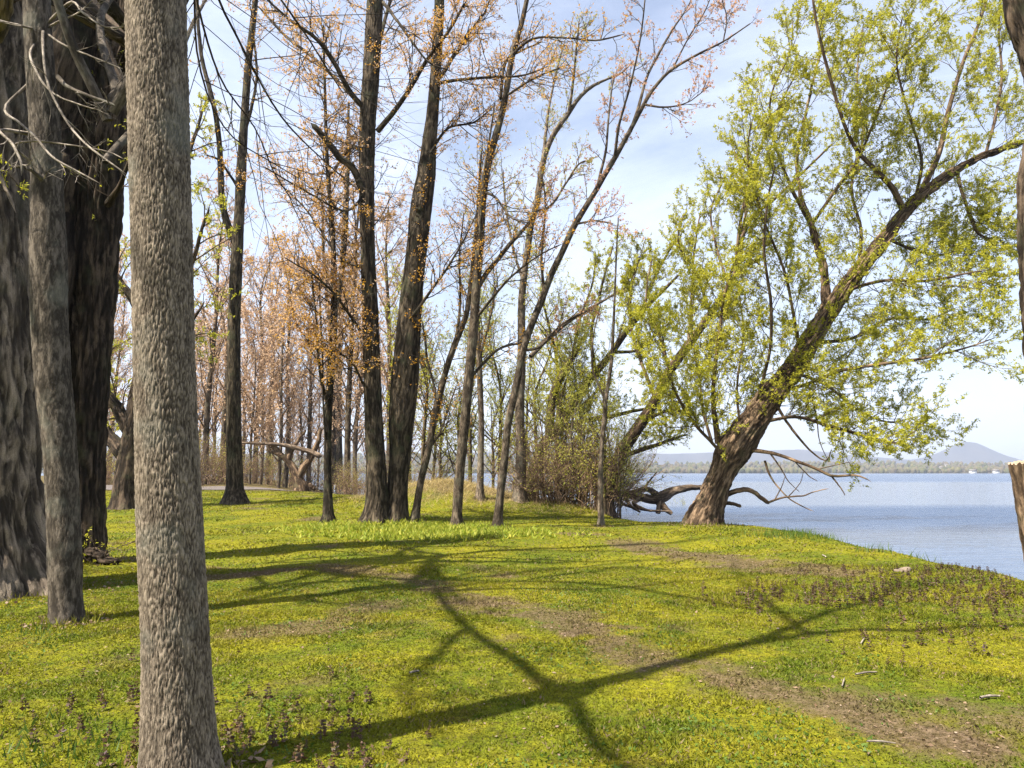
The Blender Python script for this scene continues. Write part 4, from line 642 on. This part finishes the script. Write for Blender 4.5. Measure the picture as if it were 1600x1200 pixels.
# undergrowth: leafless shrubs
def shrub(seed, n, L, spread, tw, leaf=None):
    r = np.random.default_rng(seed); st = np.zeros((n, 2, 3)); a = r.uniform(0, 6.28, n); rr = np.sqrt(r.random(n))*spread*.35
    st[:, 0, 0] = np.cos(a)*rr; st[:, 0, 1] = np.sin(a)*rr; st[:, 0, 2] = -.15; st[:, 1] = st[:, 0]+nrm(np.stack([np.cos(a)*.7*r.random(n), np.sin(a)*.7*r.random(n), np.ones(n)], -1))*.3
    C, CR, ln = spawn(st, np.full((n, 2), .02), r, 1, .9, 1, L, 30, K=7, jit=.2, up=.06, rk=.75, lt=0, rmin=.006)
    C[:, 0] = st[:, 0]; tw_ = [(C, CR, 4)]
    for n_, fr in ((7, .5), (4, .5)):
        C, CR, ln = spawn(C, CR, r, n_, .15, 1, (ln*fr)[:, None], 45, K=3, jit=.2, up=.03, rk=.65, lt=.3, rcap=.008, rmin=.003); tw_.append((C, CR, 3))
    V, q, b_ = merge([tubes(x_, y_, s_, r)[:3] for x_, y_, s_ in tw_]); out = [('stems', mesh('shrub_stems', V, q, mat=M[tw], attrs={'bk': b_}), 'stuff')]
    if leaf: V, q = leaves(C, r, **leaf[1]); out.append(('foliage', mesh('shrub_leaves', V, tris=q, mat=M[leaf[0]], smooth=False), 'stuff'))
    return out
SH = [shrub(201, 40, 2.2, 2.0, 'twig_tan', ('leaf_pale', dict(n=1, ll=.06, lw=.035))), shrub(202, 34, 1.7, 1.8, 'twig_pink'), shrub(203, 34, 1.9, 1.8, 'twig_tan', ('leaf_pale', dict(n=1, ll=.07, lw=.045)))]
for k, (px, py, sc, dd) in enumerate([(850, 782, 1., 0), (880, 786, 1.1, .8), (910, 792, 1.1, .5), (935, 800, 1., 1), (965, 800, 1.0, 1.6), (895, 790, 1.2, 2), (870, 780, 1.2, 2.5), (985, 795, .7, 1.5), (830, 778, .8, 1.2), (960, 806, .9, 1.5), (978, 808, .8, .8), (945, 800, 1., 2.2), (920, 796, 1.15, 2.), (860, 786, .8, .2)]):
    D = D_of(px, py)+dd; x = (px-800)/F*D; place(SH[k % 3], 'bramble_bush', x, D, gz(x, D), rg.uniform(0, 6.28), sc*1.25, ('tan bramble with a few young leaves', 'bare pinkish bramble', 'tan bramble with withered leaves')[k % 3]+' '+('left of the pale sapling' if px < 900 else 'around the foot of the pale sapling' if px < 950 else 'by the inlet'), 'bush', 'brambles at the lake edge')
for k, (px, D, sc) in enumerate([(318, 45, 1.4), (335, 49, 1.5), (350, 47, 1.2), (392, 52, 1.2), (410, 58, 1.3), (545, 42, .8), (560, 44, .9), (640, 36, .8), (665, 38, .8), (700, 37, .8), (730, 35.5, .7), (800, 34.5, .7), (500, 50, 1), (440, 60, 1.2), (470, 64, 1.3), (300, 52, 1.5), (160, 44, 1.2), (145, 48, 1.4), (180, 46, 1.2), (230, 50, 1.4), (270, 48, 1.4), (375, 56, 1.3), (570, 48, 1.), (600, 46, 1.)]):
    x = (px-800)/F*D; place(SH[(k+1) % 3], 'bare_shrub', x, D, gz(x, D), rg.uniform(0, 6.28), sc, ('bare pinkish', 'brown withered', 'tan sprouting')[k % 3]+' grove shrub '+('left of the grey ash' if px < 312 else 'between grey ash and thin maples' if px < 505 else 'left of the twin maple' if px < 605 else 'on the mound right of the twin maple'), 'shrub', 'leafless shrubs under the grove')
# gnarled old willow and fallen bough in the grove
Dg = 46.
build_tree('gnarled_willow', 'short gnarled willow stump with forked limbs far back by the grove edge', [(470, 762, 26), (466, 752, 20), (460, 735, 15), (452, 722, 12), (440, 712, 9), (425, 705, 7)], Dg, 'willow', 'twig_brown', [[(466, 745, 14), (480, 725, 12), (490, 710, 10), (500, 690, 8), (505, 665, 5)], [(450, 722, 10), (455, 705, 8), (465, 690, 6), (480, 672, 4)], [(470, 755, 14), (482, 760, 9), (492, 764, 5)], [(440, 712, 9), (425, 695, 8), (418, 680, 5)]], dict(limb=(6, .3, 1, 1.5, 45), sub=[(4, .5, 40), (3, .5, 40)], kw=dict(up=.05)), None, seed=31, Kt=30)
A = trace([(503, 714, 9), (485, 706, 8), (465, 700, 7), (440, 695, 6), (410, 693, 5), (376, 692, 3)], 45.8, 40); A[0, 3] *= .06
t = thing('fallen_bough', (A[0, 0], A[0, 1], gz(A[0, 0], A[0, 1])), 'pale bare bough lying level between the brown trunk and the thin maple', 'bough')
V, q, b_, _ = tubes(A[None, :, :3], A[None, :, 3], 9, rng); obj('bough', mesh('bough', V, q, mat=M['deadwood'], attrs={'bk': b_}), t)
C, CR, ln = spawn(A[None, :, :3], A[None, :, 3], rng, 12, .2, 1, 1.4, 55, K=6, jit=.2, up=.08, rk=.5, rcap=.02); V, q, b_, _ = tubes(C, CR, 4, rng); obj('twigs', mesh('twigs', V, q, mat=M['deadwood'], attrs={'bk': b_}), t, kind='stuff')
# driftwood in the inlet
Dd = 33.
t = thing('driftwood', (*at(1000, 780, Dd)[0][:2], WATER_Z), 'dark fallen trunk with broken boughs lying in the water of the inlet', 'driftwood')
for pts in ([(948, 774, 9), (975, 772, 10), (1000, 777, 12), (1022, 780, 16), (1036, 776, 19), (1050, 768, 15), (1075, 762, 10), (1100, 762, 8)], ):
    A = trace(pts, Dd, 60); V, q, b_, cav = tubes(A[None, :, :3], A[None, :, 3], 22, rng, bark_disp(8, .3, .04, 0, .3, 4, 1.2, .1)); obj('trunk', mesh('trunk', V, q, mat=M['deadwood'], attrs={'bk': b_, 'cav': cav}), t)
for pts in ([(1025, 772, 11), (1010, 764, 9, -.3), (985, 770, 8, -.5), (962, 768, 5, -.6)], [(1030, 785, 14), (1040, 795, 10, -.3), (1050, 803, 6, -.4)], [(1005, 776, 9), (990, 786, 7, -.5), (1003, 794, 5, -.8), (1018, 799, 3, -1)], [(975, 772, 7), (985, 790, 5, -.6), (1000, 800, 3, -1)], [(1000, 772, 4), (1012, 755, 3, -.2), (1026, 738, 2, -.3)], [(1035, 770, 7), (1030, 790, 8, -.2), (1028, 802, 8, -.3)], [(960, 776, 6), (975, 788, 5, -.4), (1010, 797, 4, -.8), (1050, 799, 2, -1)]):
    A = trace(pts, Dd, 16); V, q, b_, _ = tubes(A[None, :, :3], A[None, :, 3], 7, rng); obj('bough', mesh('bough', V, q, mat=M['deadwood'], attrs={'bk': b_}), t)
# willow suckers at the foot of the pollard
p = hit(1066, 815); place(shrub(205, 14, 1.5, .9, 'twig_brown', ('leaf_willow', dict(n=4, ll=.08, lw=.024))), 'willow_shoots', p[0], p[1]+.3, gz(p[0], p[1]+.3), 0, .9, 'upright leafy shoots growing at the foot of the massive leaning willow', 'shrub', None)

# ------------------------------------------------------------------ ground cover
def scatter(n, px0, px1, D0, D1, pw=1.):
    y = (rng.random(n)*(D1**pw-D0**pw)+D0**pw)**(1/pw); x = ((px0+(px1-px0)*rng.random(n))-800)/F*y; s = shore_dist(x, y); return x, y, s
def cover(name, x, y, s, ll, lw, mt, tilt, off=0., soil=True, smax=1.):
    so = soil_at(x, y, s); k = (s > .35) & (rng.random(len(x)) > so*smax); x, y, s, so = x[k], y[k], s[k], so[k]
    ll = ll[k] if hasattr(ll, '__len__') else ll; lw = lw[k] if hasattr(lw, '__len__') else lw
    p = np.stack([x, y, ground_z(x, y, s)-.004+off], -1); d = nrm(np.concatenate([rng.normal(size=(len(x), 2))*tilt, np.ones((len(x), 1))], 1))
    n = len(p); l = (ll*rng.uniform(.6, 1.25, n))[:, None]; w = (lw*rng.uniform(.75, 1.2, n))[:, None]; sd_ = nrm(np.cross(d, rng.normal(size=d.shape)))
    V = np.stack([p+sd_*w*.5, p-sd_*w*.5, p+d*l], 1)
    return obj(name, mesh(name, V, tris=np.arange(3*n).reshape(-1, 3), mat=M[mt], attrs={'soil': np.repeat(so, 3)}, smooth=False), kind='stuff')
x, y, s = scatter(340000, -120, 1720, 3.2, 13, 1.3); hv = np.clip(.7+1.2*n2(x, y, 1.6, 3, 3), .45, 1.7)
cover('grass', x, y, s, .030*hv*(1+.05*y), .010*(1+.09*y), 'blade', 1.0, smax=.5)
x, y, s = scatter(170000, -120, 1720, 12, 42, 1.4); hv = np.clip(.6+1.1*n2(x, y, .8, 3, 3), .3, 1.5)
cover('grass', x, y, s, .055*hv*(1+.012*y), .028*(1+.02*y), 'blade', .9, smax=.6)
x = rng.uniform(-7, 3.4, 26000); y = rng.uniform(27, 36, 26000); s = shore_dist(x, y); k = rng.random(26000) < np.exp(-((x+1.5)/4)**2-((y-31)/3)**2)*1.2
cover('dry_grass', x[k], y[k], s[k], .22, .012, 'dry_grass', .9, smax=0.)
# bright broad leaves at the foot of the maples, dark tufts on the bank
cx, cy = [], []
for px, py, n, sp in ((560, 826, 260, .8), (620, 828, 300, .8), (690, 828, 420, .8), (740, 832, 320, .7), (660, 838, 260, .8), (520, 822, 120, .5), (790, 838, 120, .7), (600, 840, 150, .9)):
    h = hit(px, py); cx.append(h[0]+rng.normal(size=n)*sp*1.2); cy.append(h[1]+rng.normal(size=n)*sp*.7)
x = np.repeat(np.concatenate(cx), 4); y = np.repeat(np.concatenate(cy), 4); cover('broad_leaf_plants', x+rng.normal(size=len(x))*.03, y, shore_dist(x, y), .16, .055, 'leaf_bright', .8, smax=0.)
cx, cy = [], []
for px, py, n, sp in ((1215, 838, 200, .35), (1245, 836, 200, .35), (1280, 842, 130, .3), (1365, 862, 60, .2), (1180, 838, 80, .4), (1440, 874, 40, .3), (60, 990, 90, .25), (90, 1180, 110, .4), (160, 1190, 90, .3), (30, 1150, 70, .3)):
    h = hit(px, py); cx.append(h[0]+rng.normal(size=n)*sp); cy.append(h[1]+rng.normal(size=n)*sp*.7)
x = np.concatenate(cx); y = np.concatenate(cy); cover('tall_tufts', x, y, shore_dist(x, y), .20*(.4+.6*(y > 10)), .014, 'leaf_bright' if False else 'leaf_dark', .35, smax=0.)
cx, cy, lx, ly = [], [], [], []
for o in bpy.data.objects:
    if o.type == 'EMPTY' and o.get('category') == 'tree' and 2 < o.location.y < 36 and not o.name.startswith(('grove', 'shore', 'green_w')):
        rad = max((Vector((o.location.x, o.location.y, 0))-Vector((v.co.x, v.co.y, 0))).length for c_ in o.children if c_.name.startswith('trunk') for v in list(c_.data.vertices)[:200]) if False else {'ash_tree': .25, 'slim_tree': .25, 'old_willow': .95, 'dark_willow': .6, 'twin_maple': .5, 'pollard_willow': .75}.get(o.name, .2)
        n = int(120+260*rad); a = rng.uniform(0, 6.283, n); d = rad*(.85+.5*rng.random(n)**1.5); cx.append(o.location.x+np.cos(a)*d); cy.append(o.location.y+np.sin(a)*d)
        n = int(60+200*rad); a = rng.uniform(0, 6.283, n); d = rad*(.8+1.0*rng.random(n)); lx.append(o.location.x+np.cos(a)*d); ly.append(o.location.y+np.sin(a)*d)
x = np.concatenate(cx); y = np.concatenate(cy); cover('grass_round_trunks', x, y, shore_dist(x, y), .11, .010*(1+.05*y), 'blade', .5, smax=0.)
x = np.concatenate(lx); y = np.concatenate(ly); V, q = blades(np.stack([x, y, ground_z(x, y)+.015], -1), nrm(np.concatenate([rng.normal(size=(len(x), 2)), rng.normal(size=(len(x), 1))*.3], 1)), rng, .06, .035); obj('leaves_round_trunks', mesh('leaves_round_trunks', V, q, mat=M['dead_leaf'], smooth=False), kind='stuff')
x, y, s = scatter(26000, -120, 1720, 3.2, 12, 1.3); k = n2(x, y, .9, 3, 41) > .12; x, y, s = x[k], y[k], s[k]
cover('clover', x, y, s, .026, .022, 'leaf_dark', 1.6, off=.012, smax=1.)
# dead nettles: small dark purple spikes
px_, py_ = [], []
for a, b_, sx, sy, n in ((1400, 905, 110, 16, 210), (1280, 925, 60, 10, 120), (1520, 930, 60, 20, 150), (1180, 925, 40, 12, 50), (430, 1110, 70, 35, 55), (130, 1100, 110, 45, 60), (560, 1150, 60, 25, 25), (1430, 985, 80, 20, 50), (1480, 915, 90, 16, 120)):
    px_.append(rng.normal(a, sx, n)); py_.append(rng.normal(b_, sy, n))
px_ = np.concatenate(px_); py_ = np.clip(np.concatenate(py_), 890, 1199); hp = []
tt = np.linspace(2.6, 24, 500)
for a, b_ in zip(px_, py_):
    D = 1.6*F/(b_-738); hp.append(((a-800)/F*D, D))
hp = np.array(hp); s = shore_dist(hp[:, 0], hp[:, 1]); hp = hp[s > .5]; s = s[s > .5]; hz = ground_z(hp[:, 0], hp[:, 1], s); hh = rng.uniform(.03, .12, len(hp)); hs_ = hh/.08; hl = rng.normal(size=(len(hp), 2))*.25; Vs = []
for lvl in range(5):
    for k in range(4):
        a = k*1.571+lvl*.785+rng.random(len(hp))*.4; p = np.stack([hp[:, 0]+hl[:, 0]*hh*lvl*.2, hp[:, 1]+hl[:, 1]*hh*lvl*.2, hz+hh*(.25+lvl*.18)], -1)
        Vs.append(blades(p, nrm(np.stack([np.cos(a), np.sin(a), np.full(len(a), -.15+.25*lvl)], -1)), rng, (.030-.0035*lvl)*hs_, (.022-.0025*lvl)*hs_))
V, q, _ = merge(Vs); obj('dead_nettles', mesh('dead_nettles', V, q, mat=M['nettle'], smooth=False), kind='stuff')
x, y, s = scatter(5200, -120, 1720, 3.2, 32, 1.2); k = rng.random(len(x)) < .25+.8*soil_at(x, y, s); x, y, s = x[k], y[k], s[k]; k = s > .4; x, y, s = x[k], y[k], s[k]
V, q = blades(np.stack([x, y, ground_z(x, y, s)+.012], -1), nrm(np.concatenate([rng.normal(size=(len(x), 2)), rng.normal(size=(len(x), 1))*.15], 1)), rng, .038, .024); obj('fallen_leaves', mesh('fallen_leaves', V, q, mat=M['dead_leaf'], smooth=False), kind='stuff')
x, y, s = scatter(60000, -120, 1720, 3.2, 30, 1.3); so = soil_at(x, y, s); k = (s > .4) & (rng.random(len(x)) < .10+so); x, y, s = x[k], y[k], s[k]
V, q = blades(np.stack([x, y, ground_z(x, y, s)+.008], -1), nrm(np.concatenate([rng.normal(size=(len(x), 2)), rng.normal(size=(len(x), 1))*.3], 1)), rng, .022*(1+.03*y), .009*(1+.05*y)); obj('leaf_litter', mesh('leaf_litter', V, q, mat=M['dead_leaf'], smooth=False), kind='stuff')
# sticks, stone, bent twig
for k, (x0, y0, x1, y1, w, l) in enumerate([(1337, 1058, 1370, 1055, 3, 'straight pale stick lying on open moss right of the forked shadow'), (1532, 1097, 1563, 1093, 4, 'short thick pale stick near the lower edge of the lawn by the lake'), (1345, 1010, 1352, 1000, 2, 'tiny slanted twig below the dead nettle patch'), (1316, 1078, 1320, 1064, 2, 'thin upright twig just below the straight pale stick'), (1355, 1165, 1400, 1168, 3, 'long thin dry stalk at the end of the worn trail'), (1285, 869, 1291, 873, 2, 'small pale twig beside the bare dirt strip near the water'), (640, 1055, 655, 1053, 3, 'stubby pale stick inside the fork of the shadow')]):
    a, b_ = hit(x0, y0), hit(x1, y1); m_ = (a+b_)/2; r_ = w/2/F*a[1]
    A = spline(np.array([(*a, r_), (*(m_+[.01, .02, .012]), r_*1.1), (*b_, r_*.6)]), 10); A[:, 2] = ground_z(A[:, 0], A[:, 1])+r_+.012
    V, q, bb, _ = tubes(A[None, :, :3], A[None, :, 3], 7, rng); obj('stick', mesh('stick', V, q, mat=M['twig_pale'], attrs={'bk': bb}), label=l, cat='stick', group='sticks on the lawn')
h = hit(1411, 893); th = np.linspace(0, 6.283, 14, endpoint=False); V = []
for zz, rr in ((-.03, 1), (.03, 1.02), (.05, .9), (.055, .5)): V += [(h[0]+math.cos(a)*.13*rr*(1+.15*math.sin(3*a)), h[1]+math.sin(a)*.10*rr*(1+.12*math.cos(2*a)), h[2]+zz+.02*math.cos(a)) for a in th]
qs = [(r_*14+k, r_*14+(k+1) % 14, (r_+1)*14+(k+1) % 14, (r_+1)*14+k) for r_ in range(3) for k in range(14)]; V.append((h[0], h[1], h[2]+.055))
obj('stone', mesh('stone', V, qs, [(42+k, 42+(k+1) % 14, 56) for k in range(14)], M['stone']), label='flat pale stone among the dead nettles near the water', cat='stone')
h = hit(1535, 892); A = spline(np.array([(h[0]-.05, h[1], h[2], .008), (h[0]+.04, h[1], h[2]+.13, .007), (h[0]+.16, h[1]+.02, h[2]+.10, .005), (h[0]+.36, h[1]+.05, h[2]-.12, .003)]), 16)
V, q, bb, _ = tubes(A[None, :, :3], A[None, :, 3], 6, rng); obj('bent_twig', mesh('bent_twig', V, q, mat=M['twig_dark'], attrs={'bk': bb}), label='dark bent twig arching over the bank edge against the water', cat='twig')
# same look, same spot: told apart by their order across the view
same = {}
for o in bpy.data.objects:
    if o.parent is None and o.get('group') and o.type == 'EMPTY': same.setdefault(o['label'], []).append(o)
for l, os_ in same.items():
    if len(os_) > 1:
        os_.sort(key=lambda o: o.location.x/o.location.y); nm = {2: ['left one', 'right one'], 3: ['leftmost', 'middle one', 'rightmost']}.get(len(os_), ['leftmost', 'second from left', 'third from left', 'fourth from left', 'fifth from left'][:len(os_)-1]+['rightmost'])
        for o, w_ in zip(os_, nm): o['label'] = l+', '+w_
tt = sum(len(o.data.polygons) for o in bpy.data.objects if o.type == 'MESH'); print('POLYS', tt)
